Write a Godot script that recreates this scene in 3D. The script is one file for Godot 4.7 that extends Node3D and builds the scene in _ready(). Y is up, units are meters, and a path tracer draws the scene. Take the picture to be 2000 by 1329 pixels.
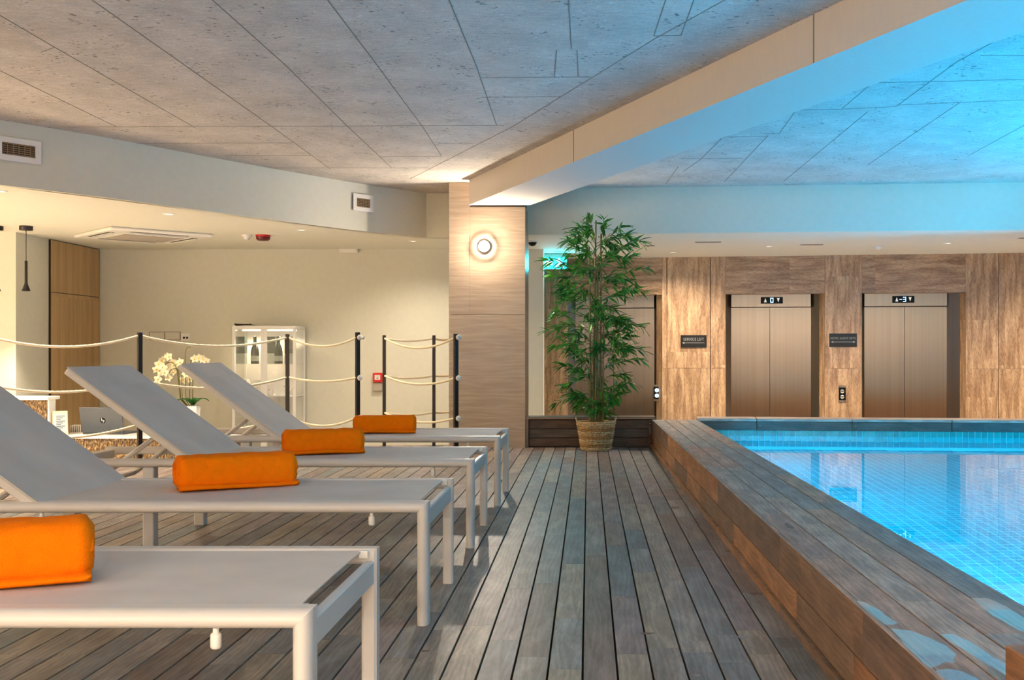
extends Node3D
# Indoor pool deck with loungers; y up, metres, deck top at y = 0, camera at x = 0, z = 0 looking along -z.
const F := 2100.0
const CX := 1149.0
const CY := 687.0
const EYE := 0.88
const CEIL := 2.43
const DROP := 1.995
const LOBBY := -0.62
const WATER := 0.12
var rng := RandomNumberGenerator.new()
var used := {}
var M := {}

# ---------------------------------------------------------------- placing
func P(px: float, py: float, z: float) -> Vector3:
	return Vector3((px - CX) / F * z, EYE - (py - CY) / F * z, -z)
func on_y(px: float, py: float, y: float) -> Vector3:
	return P(px, py, F * (EYE - y) / (py - CY))
func lift_depth(px: float, n: float) -> float:
	var a := (px - CX) / F
	return (12.8668 + n) / (1.0 + 0.146 * a)
func LW(px: float, n: float) -> Vector2:
	var z := lift_depth(px, n)
	return Vector2((px - CX) / F * z, -z)

# ---------------------------------------------------------------- mesh building
func S(smooth := false) -> SurfaceTool:
	var st := SurfaceTool.new()
	st.begin(Mesh.PRIMITIVE_TRIANGLES)
	st.set_smooth_group(0 if smooth else -1)
	return st
func tri(st: SurfaceTool, a: Vector3, b: Vector3, c: Vector3) -> void:
	st.add_vertex(a); st.add_vertex(c); st.add_vertex(b)
func quad(st: SurfaceTool, a: Vector3, b: Vector3, c: Vector3, d: Vector3) -> void:
	tri(st, a, b, c); tri(st, a, c, d)
func box(st: SurfaceTool, lo: Vector3, hi: Vector3, t := Transform3D.IDENTITY) -> void:
	var v := []
	for i in 8:
		v.append(t * Vector3(hi.x if i & 1 else lo.x, hi.y if i & 2 else lo.y, hi.z if i & 4 else lo.z))
	quad(st, v[0], v[4], v[6], v[2]); quad(st, v[1], v[3], v[7], v[5])
	quad(st, v[0], v[1], v[5], v[4]); quad(st, v[2], v[6], v[7], v[3])
	quad(st, v[0], v[2], v[3], v[1]); quad(st, v[4], v[5], v[7], v[6])
func cbox(st: SurfaceTool, lo: Vector3, hi: Vector3, b: float, t := Transform3D.IDENTITY) -> void:
	# box with chamfered edges: 44 triangles
	var p := {}
	for i in 8:
		for a in 3:
			var q := Vector3()
			for k in 3:
				var s := 1.0 if (i >> k) & 1 else -1.0
				q[k] = (hi[k] if s > 0 else lo[k]) - (0.0 if k == a else s * b)
			p[i * 3 + a] = t * q
	for a in 3:
		var b1 := (a + 1) % 3
		var c1 := (a + 2) % 3
		for s in 2:
			var i0: int = (s << a)
			var q := [p[i0 * 3 + a], p[(i0 | (1 << b1)) * 3 + a], p[(i0 | (1 << b1) | (1 << c1)) * 3 + a], p[(i0 | (1 << c1)) * 3 + a]]
			if s: quad(st, q[0], q[1], q[2], q[3])
			else: quad(st, q[3], q[2], q[1], q[0])
		for s in 2:
			for r in 2:
				var j0: int = (s << b1) | (r << c1)
				var j1: int = j0 | (1 << a)
				var q2 := [p[j0 * 3 + b1], p[j1 * 3 + b1], p[j1 * 3 + c1], p[j0 * 3 + c1]]
				if s == r: quad(st, q2[3], q2[2], q2[1], q2[0])
				else: quad(st, q2[0], q2[1], q2[2], q2[3])
	for i in 8:
		var odd: bool = ((i & 1) + ((i >> 1) & 1) + ((i >> 2) & 1)) % 2 == 1
		if odd: tri(st, p[i * 3], p[i * 3 + 1], p[i * 3 + 2])
		else: tri(st, p[i * 3 + 2], p[i * 3 + 1], p[i * 3])
func prism(st: SurfaceTool, plan: PackedVector2Array, y0: float, y1: float) -> void:
	# plan in (x, z); upright prism
	var pl := plan
	if Geometry2D.is_polygon_clockwise(pl):
		pl = pl.duplicate(); pl.reverse()
	var idx := Geometry2D.triangulate_polygon(pl)
	for k in range(0, idx.size(), 3):
		var a := pl[idx[k]]; var b := pl[idx[k + 1]]; var c := pl[idx[k + 2]]
		if (b - a).cross(c - a) < 0.0:
			var h := b
			b = c; c = h
		tri(st, Vector3(a.x, y1, a.y), Vector3(c.x, y1, c.y), Vector3(b.x, y1, b.y))
		tri(st, Vector3(a.x, y0, a.y), Vector3(b.x, y0, b.y), Vector3(c.x, y0, c.y))
	for k in pl.size():
		var a := pl[k]; var b := pl[(k + 1) % pl.size()]
		quad(st, Vector3(a.x, y0, a.y), Vector3(a.x, y1, a.y), Vector3(b.x, y1, b.y), Vector3(b.x, y0, b.y))
func flat_shape(st: SurfaceTool, poly: PackedVector2Array, h: float, t: Transform3D) -> void:
	# polygon in local xy, thickness h towards local +z
	var pl := poly
	if Geometry2D.is_polygon_clockwise(pl):
		pl = pl.duplicate(); pl.reverse()
	var idx := Geometry2D.triangulate_polygon(pl)
	for k in range(0, idx.size(), 3):
		var a := pl[idx[k]]; var b := pl[idx[k + 1]]; var c := pl[idx[k + 2]]
		if (b - a).cross(c - a) < 0.0:
			var q := b
			b = c; c = q
		tri(st, t * Vector3(a.x, a.y, h), t * Vector3(b.x, b.y, h), t * Vector3(c.x, c.y, h))
		tri(st, t * Vector3(a.x, a.y, 0), t * Vector3(c.x, c.y, 0), t * Vector3(b.x, b.y, 0))
	for k in pl.size():
		var a := pl[k]; var b := pl[(k + 1) % pl.size()]
		quad(st, t * Vector3(a.x, a.y, 0), t * Vector3(b.x, b.y, 0), t * Vector3(b.x, b.y, h), t * Vector3(a.x, a.y, h))
func tube(st: SurfaceTool, path: Array, radii, sides := 8, twist := 0.0, lobes := 0) -> void:
	var n := path.size()
	var up := Vector3.UP
	var rings := []
	var run := 0.0
	for i in n:
		var d: Vector3 = (path[mini(i + 1, n - 1)] - path[maxi(i - 1, 0)]).normalized()
		if i == 0 and absf(d.dot(up)) > 0.9: up = Vector3.RIGHT
		var x := up.cross(d).normalized()
		up = d.cross(x).normalized()
		if i: run += path[i].distance_to(path[i - 1])
		var r: float = radii[i] if radii is Array else radii
		var ring := []
		for k in sides:
			var a := TAU * k / sides
			var rr := r * (1.0 + 0.17 * cos(lobes * (a - run * twist))) if lobes else r
			ring.append(path[i] + (x * cos(a) + up * sin(a)) * rr)
		rings.append(ring)
	for i in n - 1:
		for k in sides:
			var j := (k + 1) % sides
			quad(st, rings[i][k], rings[i][j], rings[i + 1][j], rings[i + 1][k])
	for k in range(1, sides - 1):
		tri(st, rings[0][0], rings[0][k + 1], rings[0][k])
		tri(st, rings[n - 1][0], rings[n - 1][k], rings[n - 1][k + 1])
func lathe(st: SurfaceTool, prof: Array, sides := 24, t := Transform3D.IDENTITY) -> void:
	# prof: Vector2(radius, y) from bottom to top, outside
	for i in prof.size() - 1:
		var a: Vector2 = prof[i]
		var b: Vector2 = prof[i + 1]
		for k in sides:
			var a0 := TAU * k / sides
			var a1 := TAU * (k + 1) / sides
			var p00 := t * Vector3(a.x * cos(a0), a.y, a.x * sin(a0))
			var p01 := t * Vector3(a.x * cos(a1), a.y, a.x * sin(a1))
			var p10 := t * Vector3(b.x * cos(a0), b.y, b.x * sin(a0))
			var p11 := t * Vector3(b.x * cos(a1), b.y, b.x * sin(a1))
			if a.x > 1e-6: tri(st, p00, p11, p01)
			if b.x > 1e-6: tri(st, p00, p10, p11)
func ellipsoid(st: SurfaceTool, c: Vector3, r: Vector3, t := Transform3D.IDENTITY, n := 8, m := 12) -> void:
	var prof := []
	for i in n + 1:
		var a := -PI / 2 + PI * i / n
		prof.append(Vector2(maxf(cos(a), 0.0), sin(a)))
	lathe(st, prof, m, t * Transform3D(Basis.from_scale(r), c))
func named(called: String) -> String:
	var k: int = used.get(called, 0)
	used[called] = k + 1
	return called if k == 0 else "%s_%03d" % [called, k]
func mk(called: String, st: SurfaceTool, m: Material, parent: Node = self, normals := true) -> MeshInstance3D:
	if normals: st.generate_normals()
	var o := MeshInstance3D.new()
	o.mesh = st.commit()
	o.material_override = m
	return put(o, called, parent)
func put(o: Node3D, called: String, parent: Node = self):
	if parent == self:
		o.name = named(called)
		add_child(o)
	else:
		o.name = called
		parent.add_child(o, true)
	return o
func inst(called: String, mesh: Mesh, m: Material, parent: Node, t := Transform3D.IDENTITY) -> MeshInstance3D:
	var o := MeshInstance3D.new()
	o.mesh = mesh
	o.material_override = m
	o.transform = t
	return put(o, called, parent)
func tag(o: Node, label: String, category: String, group := "") -> Node:
	o.set_meta("label", label); o.set_meta("category", category)
	if group: o.set_meta("group", group)
	return o
func thing(called: String, label: String, category: String, at := Vector3.ZERO, turn := 0.0, group := "") -> Node3D:
	var o := Node3D.new()
	put(o, called)
	o.position = at; o.rotation.y = turn
	tag(o, label, category, group)
	return o
func struct(called: String, st: SurfaceTool, m: Material) -> MeshInstance3D:
	var o := mk(called, st, m)
	o.set_meta("kind", "structure")
	return o
func solid(called: String, lo: Vector3, hi: Vector3, m: Material, b := 0.0) -> MeshInstance3D:
	var st := S()
	if b > 0.0: cbox(st, lo, hi, b)
	else: box(st, lo, hi)
	return struct(called, st, m)
func part_box(called: String, lo: Vector3, hi: Vector3, m: Material, parent: Node, b := 0.0, t := Transform3D.IDENTITY) -> MeshInstance3D:
	var st := S()
	if b > 0.0: cbox(st, lo, hi, b, t)
	else: box(st, lo, hi, t)
	return mk(called, st, m, parent)
func spot(parent: Node, at: Vector3, to: Vector3, e: float, c: Color, angle: float, size: float, soft := 0.6) -> void:
	var l := SpotLight3D.new()
	l.name = "light"
	parent.add_child(l, true)
	l.position = at
	var d := (to - at).normalized()
	l.basis = Basis.looking_at(d, Vector3.UP if absf(d.y) < 0.95 else Vector3.RIGHT)
	l.light_energy = e; l.light_color = c; l.spot_angle = angle; l.spot_angle_attenuation = soft
	l.spot_range = 30.0; l.spot_attenuation = 2.0; l.light_size = size; l.shadow_enabled = true
func omni(parent: Node, at: Vector3, e: float, c: Color, size: float) -> void:
	var l := OmniLight3D.new()
	l.name = "light"
	parent.add_child(l, true)
	l.position = at
	l.light_energy = e; l.light_color = c; l.omni_range = 30.0; l.omni_attenuation = 2.0; l.light_size = size; l.shadow_enabled = true

# ---------------------------------------------------------------- textures and materials
func noise(seed_: int, freq: float, octaves := 4, kind := FastNoiseLite.TYPE_SIMPLEX_SMOOTH) -> FastNoiseLite:
	var n := FastNoiseLite.new()
	n.seed = seed_; n.frequency = freq; n.noise_type = kind; n.fractal_octaves = octaves
	return n
func paint(w: int, h: int, f: Callable) -> ImageTexture:
	var im := Image.create(w, h, false, Image.FORMAT_RGB8)
	for y in h:
		for x in w:
			im.set_pixel(x, y, f.call(x, y))
	return ImageTexture.create_from_image(im)
func g(v: float) -> Color:
	v = clampf(v, 0.0, 1.0)
	return Color(v, v, v)
func mat(c: Color, rough := 0.6, metal := 0.0, spec := 0.5) -> StandardMaterial3D:
	var m := StandardMaterial3D.new()
	m.albedo_color = c; m.roughness = rough; m.metallic = metal; m.metallic_specular = spec
	return m
func tri_mat(c: Color, tex: Texture2D, scale_: Vector3, rough := 0.6, spec := 0.5, bump: Texture2D = null, bump_cm := 0.0, offset := Vector3.ZERO, world := true) -> StandardMaterial3D:
	var m := mat(c, rough, 0.0, spec)
	m.albedo_texture = tex
	m.uv1_triplanar = true; m.uv1_world_triplanar = world
	m.uv1_triplanar_sharpness = 8.0
	m.uv1_scale = scale_; m.uv1_offset = offset
	if bump:
		m.heightmap_enabled = true; m.heightmap_texture = bump; m.heightmap_scale = bump_cm
	return m
func glow(c: Color, e: float) -> StandardMaterial3D:
	var m := mat(c, 0.5)
	m.emission_enabled = true; m.emission = c; m.emission_energy_multiplier = e
	return m
func pane(c: Color, alpha: float, rough := 0.02) -> StandardMaterial3D:
	var m := mat(Color(c.r, c.g, c.b, alpha), rough)
	m.transparency = BaseMaterial3D.TRANSPARENCY_ALPHA
	return m

func make_materials() -> void:
	var n1 := noise(11, 0.02, 4)
	var n2 := noise(12, 0.09, 3)
	var n3 := noise(13, 0.006, 3)
	# wood grain along v (length), light grey values; u across
	var grain := func(u: float, v: float) -> float:
		var w := n1.get_noise_2d(u * 0.5, v * 0.06) * 14.0
		var rings := sin((u + w * 2.2) * 0.33 + n3.get_noise_2d(u, v * 0.2) * 6.0)
		var fine := n2.get_noise_2d(u * 4.0, v * 0.25)
		return 0.80 + 0.055 * rings + 0.13 * fine + 0.16 * n3.get_noise_2d(u * 2.0, v * 0.8)
	var wood_v := paint(256, 768, func(x, y): return g(grain.call(float(x), float(y))))
	var wood_u := paint(768, 256, func(x, y): return g(grain.call(float(y), float(x))))
	M.wood_v_tex = wood_v
	M.deck = []
	M.face = []
	M.top = []
	var tones := [Color(0.65, 0.59, 0.55), Color(0.69, 0.62, 0.56), Color(0.58, 0.56, 0.55), Color(0.72, 0.64, 0.56), Color(0.63, 0.54, 0.49), Color(0.53, 0.54, 0.54), Color(0.67, 0.59, 0.57), Color(0.71, 0.65, 0.60), Color(0.57, 0.49, 0.45), Color(0.63, 0.60, 0.58)]
	for k in 10:
		M.deck.append(tri_mat(tones[k], wood_v, Vector3(3.1, 3.1, 0.83), 0.42, 0.4, wood_v, 0.05, Vector3(0.37 * k, 0.11 * k, 0.53 * k)))
	var ftones := [Color(0.67, 0.50, 0.37), Color(0.74, 0.53, 0.36), Color(0.60, 0.47, 0.37), Color(0.78, 0.57, 0.40), Color(0.56, 0.45, 0.38), Color(0.69, 0.48, 0.32)]
	for k in 6:
		M.face.append(tri_mat(ftones[k], wood_u, Vector3(0.83, 3.1, 0.83), 0.5, 0.4, wood_u, 0.05, Vector3(0.29 * k, 0.41 * k, 0.61 * k)))
	var ttones := [Color(0.77, 0.67, 0.61), Color(0.87, 0.73, 0.64), Color(0.68, 0.62, 0.59), Color(0.84, 0.65, 0.54), Color(0.80, 0.62, 0.54), Color(0.72, 0.66, 0.61)]
	for k in 6:
		M.top.append(tri_mat(ttones[k], wood_v, Vector3(3.1, 3.1, 0.83), 0.48, 0.4, wood_v, 0.05, Vector3(0.17 * k, 0.31 * k, 0.23 * k)))
	M.wall_wood = tri_mat(Color(0.42, 0.32, 0.26), wood_u, Vector3(0.83, 3.1, 0.83), 0.5, 0.4, wood_u, 0.05, Vector3(0.7, 0.2, 0.1))
	M.wall_wood_b = tri_mat(Color(0.38, 0.33, 0.29), wood_u, Vector3(0.83, 3.1, 0.83), 0.5, 0.4, wood_u, 0.05, Vector3(0.1, 0.6, 0.4))
	M.cap_wood = tri_mat(ttones[1], wood_u, Vector3(0.83, 3.1, 3.1), 0.45, 0.4)
	M.curb_wood = [M.wall_wood, M.wall_wood_b]
	var oak_tex := paint(256, 512, func(x, y):
		var a: float = 0.86 + 0.07 * n2.get_noise_2d(x * 2.5, y * 0.06) + 0.1 * n1.get_noise_2d(x * 1.6, y * 0.05)
		return g(a))
	M.oak = tri_mat(Color(0.82, 0.67, 0.46), oak_tex, Vector3(1.1, 0.7, 1.1), 0.45)
	# concrete: cloudy, with streaks, specks and pits
	var c1 := noise(21, 0.006, 5)
	var c2 := noise(22, 0.05, 3)
	var c3 := noise(23, 0.035, 2)
	var c4 := noise(24, 0.012, 3)
	var conc := paint(1024, 1024, func(x, y):
		var v: float = 0.85 + 0.07 * c1.get_noise_2d(x, y) + 0.055 * c2.get_noise_2d(x * 0.55, y * 1.5) + 0.07 * c2.get_noise_2d(x * 3.0 + 500.0, y * 4.0)
		var pit: float = c3.get_noise_2d(x * 1.5, y * 2.4) + 0.45 * c4.get_noise_2d(x * 0.7, y * 0.7)
		if pit > 0.60: v -= 0.30 * minf(1.0, (pit - 0.60) * 6.0)
		var light_: float = c3.get_noise_2d(x * 1.1 + 900.0, y * 2.6 + 300.0)
		if light_ > 0.52: v += 0.10 * minf(1.0, (light_ - 0.52) * 6.0)
		return g(v))
	M.concrete = tri_mat(Color(0.86, 0.83, 0.80), conc, Vector3(0.36, 0.36, 0.36), 0.85, 0.3, conc, 0.25)
	M.seam = mat(Color(0.50, 0.48, 0.45), 0.9)
	# travertine, brown: banding across u, veins along v
	var t1 := noise(31, 0.012, 5)
	var t2 := noise(32, 0.06, 4)
	var t3 := noise(33, 0.05, 2)
	var band := func(u: float, v: float) -> Color:
		var w := t1.get_noise_2d(u * 0.8, v * 0.14) * 26.0
		var b := 0.5 + 0.75 * t1.get_noise_2d((u + w) * 1.5, v * 0.16 + 400.0)
		var f := t2.get_noise_2d(u * 2.6 + w * 1.4, v * 0.34)
		b = clampf(b + 0.45 * f, 0.0, 1.0)
		var c := Color(0.57, 0.45, 0.35).lerp(Color(0.88, 0.78, 0.66), b)
		var pit := t3.get_noise_2d(u * 2.0, v * 0.42) + 0.35 * f
		if pit > 0.5: c = c.darkened(minf(0.4, (pit - 0.5) * 1.6))
		return c
	var trav_v := paint(512, 1024, func(x, y): return band.call(float(x), float(y)))
	var trav_u := paint(1024, 512, func(x, y): return band.call(float(y), float(x)))
	M.trav = []
	for k in 5:
		M.trav.append(tri_mat(Color(0.92, 0.87, 0.81), trav_v, Vector3(1.5, 0.72, 1.5), 0.35, 0.5, null, 0.0, Vector3(0.23 * k, 0.37 * k, 0.1)))
	M.trav_h = []
	for k in 3:
		M.trav_h.append(tri_mat(Color(0.86, 0.81, 0.76), trav_u, Vector3(0.72, 1.5, 0.72), 0.35, 0.5, null, 0.0, Vector3(0.31 * k, 0.27 * k, 0.1)))
	var pil := paint(1024, 512, func(x, y):
		var w: float = t1.get_noise_2d(x * 0.12, y * 0.9) * 20.0
		var b: float = 0.5 + 0.5 * t2.get_noise_2d(x * 0.06, (y + w) * 1.5) + 0.3 * t1.get_noise_2d(x * 0.1, y * 3.0)
		return Color(0.64, 0.56, 0.49).lerp(Color(0.76, 0.69, 0.61), clampf(b, 0.0, 1.0)))
	M.pillar = tri_mat(Color(1.0, 0.98, 0.95), pil, Vector3(0.6, 1.1, 0.6), 0.3, 0.5)
	M.joint = mat(Color(0.36, 0.31, 0.26), 0.9)
	# paint and plaster
	var pl := paint(256, 256, func(x, y): return g(0.985 + 0.012 * c2.get_noise_2d(x * 1.0, y * 1.0)))
	M.plaster = tri_mat(Color(0.83, 0.82, 0.76), pl, Vector3(1, 1, 1), 0.8, 0.3)
	M.grey_plastic = mat(Color(0.66, 0.62, 0.57), 0.6)
	M.drop = tri_mat(Color(0.87, 0.86, 0.81), pl, Vector3(1, 1, 1), 0.8, 0.3)
	M.beam = tri_mat(Color(0.80, 0.76, 0.72), pl, Vector3(2.2, 0.35, 2.2), 0.85, 0.3)
	M.stone_floor = tri_mat(Color(0.86, 0.81, 0.74), pl, Vector3(0.5, 0.5, 0.5), 0.3, 0.5)
	M.white = mat(Color(0.88, 0.87, 0.85), 0.45)
	M.white_gloss = mat(Color(0.92, 0.91, 0.89), 0.2)
	M.black = mat(Color(0.035, 0.03, 0.03), 0.4)
	M.post = mat(Color(0.10, 0.06, 0.045), 0.4)
	M.chrome = mat(Color(0.8, 0.8, 0.8), 0.18, 1.0)
	# lounger
	M.frame = mat(Color(0.81, 0.79, 0.77), 0.40)
	var wv := paint(64, 64, func(x, y): return g(0.5 + 0.5 * sin(x * TAU / 8.0) * sin(y * TAU / 8.0)))
	var sl := paint(512, 512, func(x, y):
		var v: float = 0.93 + 0.05 * c1.get_noise_2d(x, y)
		var st_: float = c4.get_noise_2d(x * 2.0 + 77.0, y * 2.0)
		if st_ > 0.80: v -= 0.06
		return g(v))
	M.sling = tri_mat(Color(0.87, 0.84, 0.81), sl, Vector3(0.9, 0.9, 0.9), 0.7, 0.35)
	M.sling_weave = wv
	var terry := paint(256, 256, func(x, y): return g(0.5 + 0.5 * c2.get_noise_2d(x * 6.0, y * 6.0)))
	var terry_c := paint(256, 256, func(x, y): return g(0.95 + 0.05 * c2.get_noise_2d(x * 5.0, y * 5.0) + 0.03 * c2.get_noise_2d(x * 0.6, y * 0.6)))
	M.towel = tri_mat(Color(1.0, 0.49, 0.01), terry_c, Vector3(3, 3, 3), 0.95, 0.2, terry, 0.12, Vector3.ZERO, false)
	# steel with vertical brushing
	var br := paint(512, 64, func(x, y): return g(0.94 + 0.03 * n2.get_noise_2d(x * 3.0, y * 0.12) + 0.04 * n1.get_noise_2d(x * 1.5, y * 0.1)))
	M.steel = tri_mat(Color(0.58, 0.54, 0.51), br, Vector3(1.6, 0.4, 1.6), 0.30)
	M.steel.metallic = 1.0
	M.steel_dark = tri_mat(Color(0.40, 0.37, 0.35), br, Vector3(1.6, 0.4, 1.6), 0.3)
	M.steel_dark.metallic = 1.0
	M.door_steel = mat(Color(0.62, 0.58, 0.54), 0.30, 1.0)
	M.door_steel.albedo_texture = br
	M.door_steel.uv1_scale = Vector3(1.3, 0.5, 1.0)
	M.door_steel.anisotropy_enabled = true; M.door_steel.anisotropy = 0.9
	# reception desk cladding: crumpled gold leaf look
	var k1 := noise(41, 0.03, 3, FastNoiseLite.TYPE_CELLULAR)
	var k2 := noise(42, 0.05, 4)
	var cl := paint(512, 512, func(x, y):
		var b: float = clampf(0.5 + 0.9 * k2.get_noise_2d(x * 1.5, y * 0.7) + 0.3 * k1.get_noise_2d(x, y), 0.0, 1.0)
		var c := Color(0.25, 0.17, 0.09).lerp(Color(0.80, 0.66, 0.45), b)
		return c if b < 0.86 else Color(0.93, 0.87, 0.76))
	M.cladding = tri_mat(Color(1, 1, 1), cl, Vector3(1.4, 1.4, 1.4), 0.3, 0.5, cl, 1.2)
	M.tile = mat(Color(0.03, 0.60, 0.57), 0.2)
	M.tile_b = mat(Color(0.02, 0.55, 0.53), 0.2)
	M.grout = mat(Color(0.62, 0.88, 0.87), 0.8)
	# ripples: waves of whole numbers of cycles, so that the pattern repeats without a joint
	var waves := []
	rng.seed = 21
	for k in 26:
		var q: float = rng.randf_range(4.0, 22.0)
		var th: float = rng.randf_range(0.0, TAU)
		waves.append([roundf(q * cos(th)), roundf(q * sin(th)), rng.randf() * TAU, 1.0 / sqrt(q)])
	var rip := paint(512, 512, func(x, y):
		var v: float = 0.0
		for q in waves: v += sin((q[0] * x + q[1] * y) * TAU / 512.0 + q[2]) * q[3]
		return g(0.5 + 0.13 * v))
	M.water = mat(Color(0.93, 0.985, 1.0, 0.0), 0.0)
	M.water.refraction_enabled = true; M.water.refraction_scale = 0.033
	M.water.heightmap_enabled = true; M.water.heightmap_texture = rip; M.water.heightmap_scale = 0.01
	M.water.uv1_triplanar = true; M.water.uv1_world_triplanar = true; M.water.uv1_scale = Vector3(0.5, 0.5, 0.9)
	M.puddle = pane(Color(0.9, 0.95, 1.0), 0.02, 0.02)
	M.glass = pane(Color(0.9, 0.97, 0.94), 0.04, 0.02)
	M.rope = mat(Color(0.90, 0.84, 0.72), 0.75)
	M.leaf = []
	for c in [Color(0.08, 0.38, 0.10), Color(0.13, 0.45, 0.12), Color(0.05, 0.31, 0.13), Color(0.24, 0.53, 0.13)]:
		var lm := mat(c, 0.4)
		lm.backlight_enabled = true; lm.backlight = Color(0.12, 0.3, 0.05)
		M.leaf.append(lm)
	M.cane = tri_mat(Color(0.46, 0.42, 0.20), oak_tex, Vector3(4, 2, 4), 0.4)
	var bt := paint(128, 128, func(x, y): return g(0.78 + 0.3 * c2.get_noise_2d(x * 2.0, y * 2.0)))
	M.wicker = [tri_mat(Color(0.92, 0.76, 0.53), bt, Vector3(3, 3, 3), 0.6), tri_mat(Color(0.80, 0.61, 0.38), bt, Vector3(3, 3, 3), 0.6), tri_mat(Color(0.95, 0.83, 0.63), bt, Vector3(3, 3, 3), 0.6)]
	M.stain = mat(Color(0.38, 0.29, 0.24), 0.45)
	M.stain_pale = mat(Color(0.53, 0.49, 0.47), 0.4)
	M.red = mat(Color(0.78, 0.06, 0.04), 0.35)
	M.dark_red = mat(Color(0.36, 0.04, 0.05), 0.4)
	M.slat = mat(Color(0.58, 0.46, 0.33), 0.6)
	M.plaque = mat(Color(0.60, 0.54, 0.48), 0.5)
	M.screen = mat(Color(0.012, 0.012, 0.016), 0.45, 0.0, 0.3)
	M.lit_white = glow(Color(1.0, 0.94, 0.84), 3.0)
	M.warm = Color(1.0, 0.93, 0.83)

# ---------------------------------------------------------------- the setting
const FASCIA := [[-9.0, 1.0], [-8.0, 1.6], [-6.6, 3.4], [-5.4, 5.1], [-4.55, 6.35], [-3.93, 7.19], [-3.52, 7.74], [-3.15, 8.34], [-2.74, 9.0], [-2.13, 9.88], [-1.585, 10.52]]
const EDGE := [[-8.9, 2.4], [-7.4, 4.2], [-6.0, 5.8], [-5.0, 7.0], [-4.35, 7.78], [-3.5, 8.48], [-2.6, 9.48], [-2.05, 10.08], [-1.3, 10.14]]

func edge_z(x: float) -> float:
	if x >= -1.3: return 9.86
	for k in EDGE.size() - 1:
		if x >= EDGE[k][0] and x <= EDGE[k + 1][0]:
			return lerpf(EDGE[k][1], EDGE[k + 1][1], (x - EDGE[k][0]) / (EDGE[k + 1][0] - EDGE[k][0]))
	return 2.4
func right_fascia(x: float) -> float:
	return 10.2 - 0.0905 * (x + 0.09)
func ledge_x(z: float) -> float:   # outer face of the pool ledge
	return 0.583 + (9.85 - z) * 0.0107
func curb_z(x: float) -> float:    # pool side face of the far curb
	return 9.76 - 0.105 * (x - 0.98)
func smooth_line(pts: Array, n: int) -> PackedVector2Array:
	var c := Curve2D.new()
	for k in pts.size():
		var a: Vector2 = Vector2(pts[maxi(k - 1, 0)][0], pts[maxi(k - 1, 0)][1])
		var b: Vector2 = Vector2(pts[mini(k + 1, pts.size() - 1)][0], pts[mini(k + 1, pts.size() - 1)][1])
		var d: Vector2 = (b - a) / 6.0
		c.add_point(Vector2(pts[k][0], pts[k][1]), -d, d)
	var out := PackedVector2Array()
	for k in n + 1:
		out.append(c.sample_baked(c.get_baked_length() * k / n, true))
	return out
func plan(pts) -> PackedVector2Array:   # (x, depth) to (x, z)
	var o := PackedVector2Array()
	for p in pts: o.append(Vector2(p[0], -p[1]))
	return o

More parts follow.
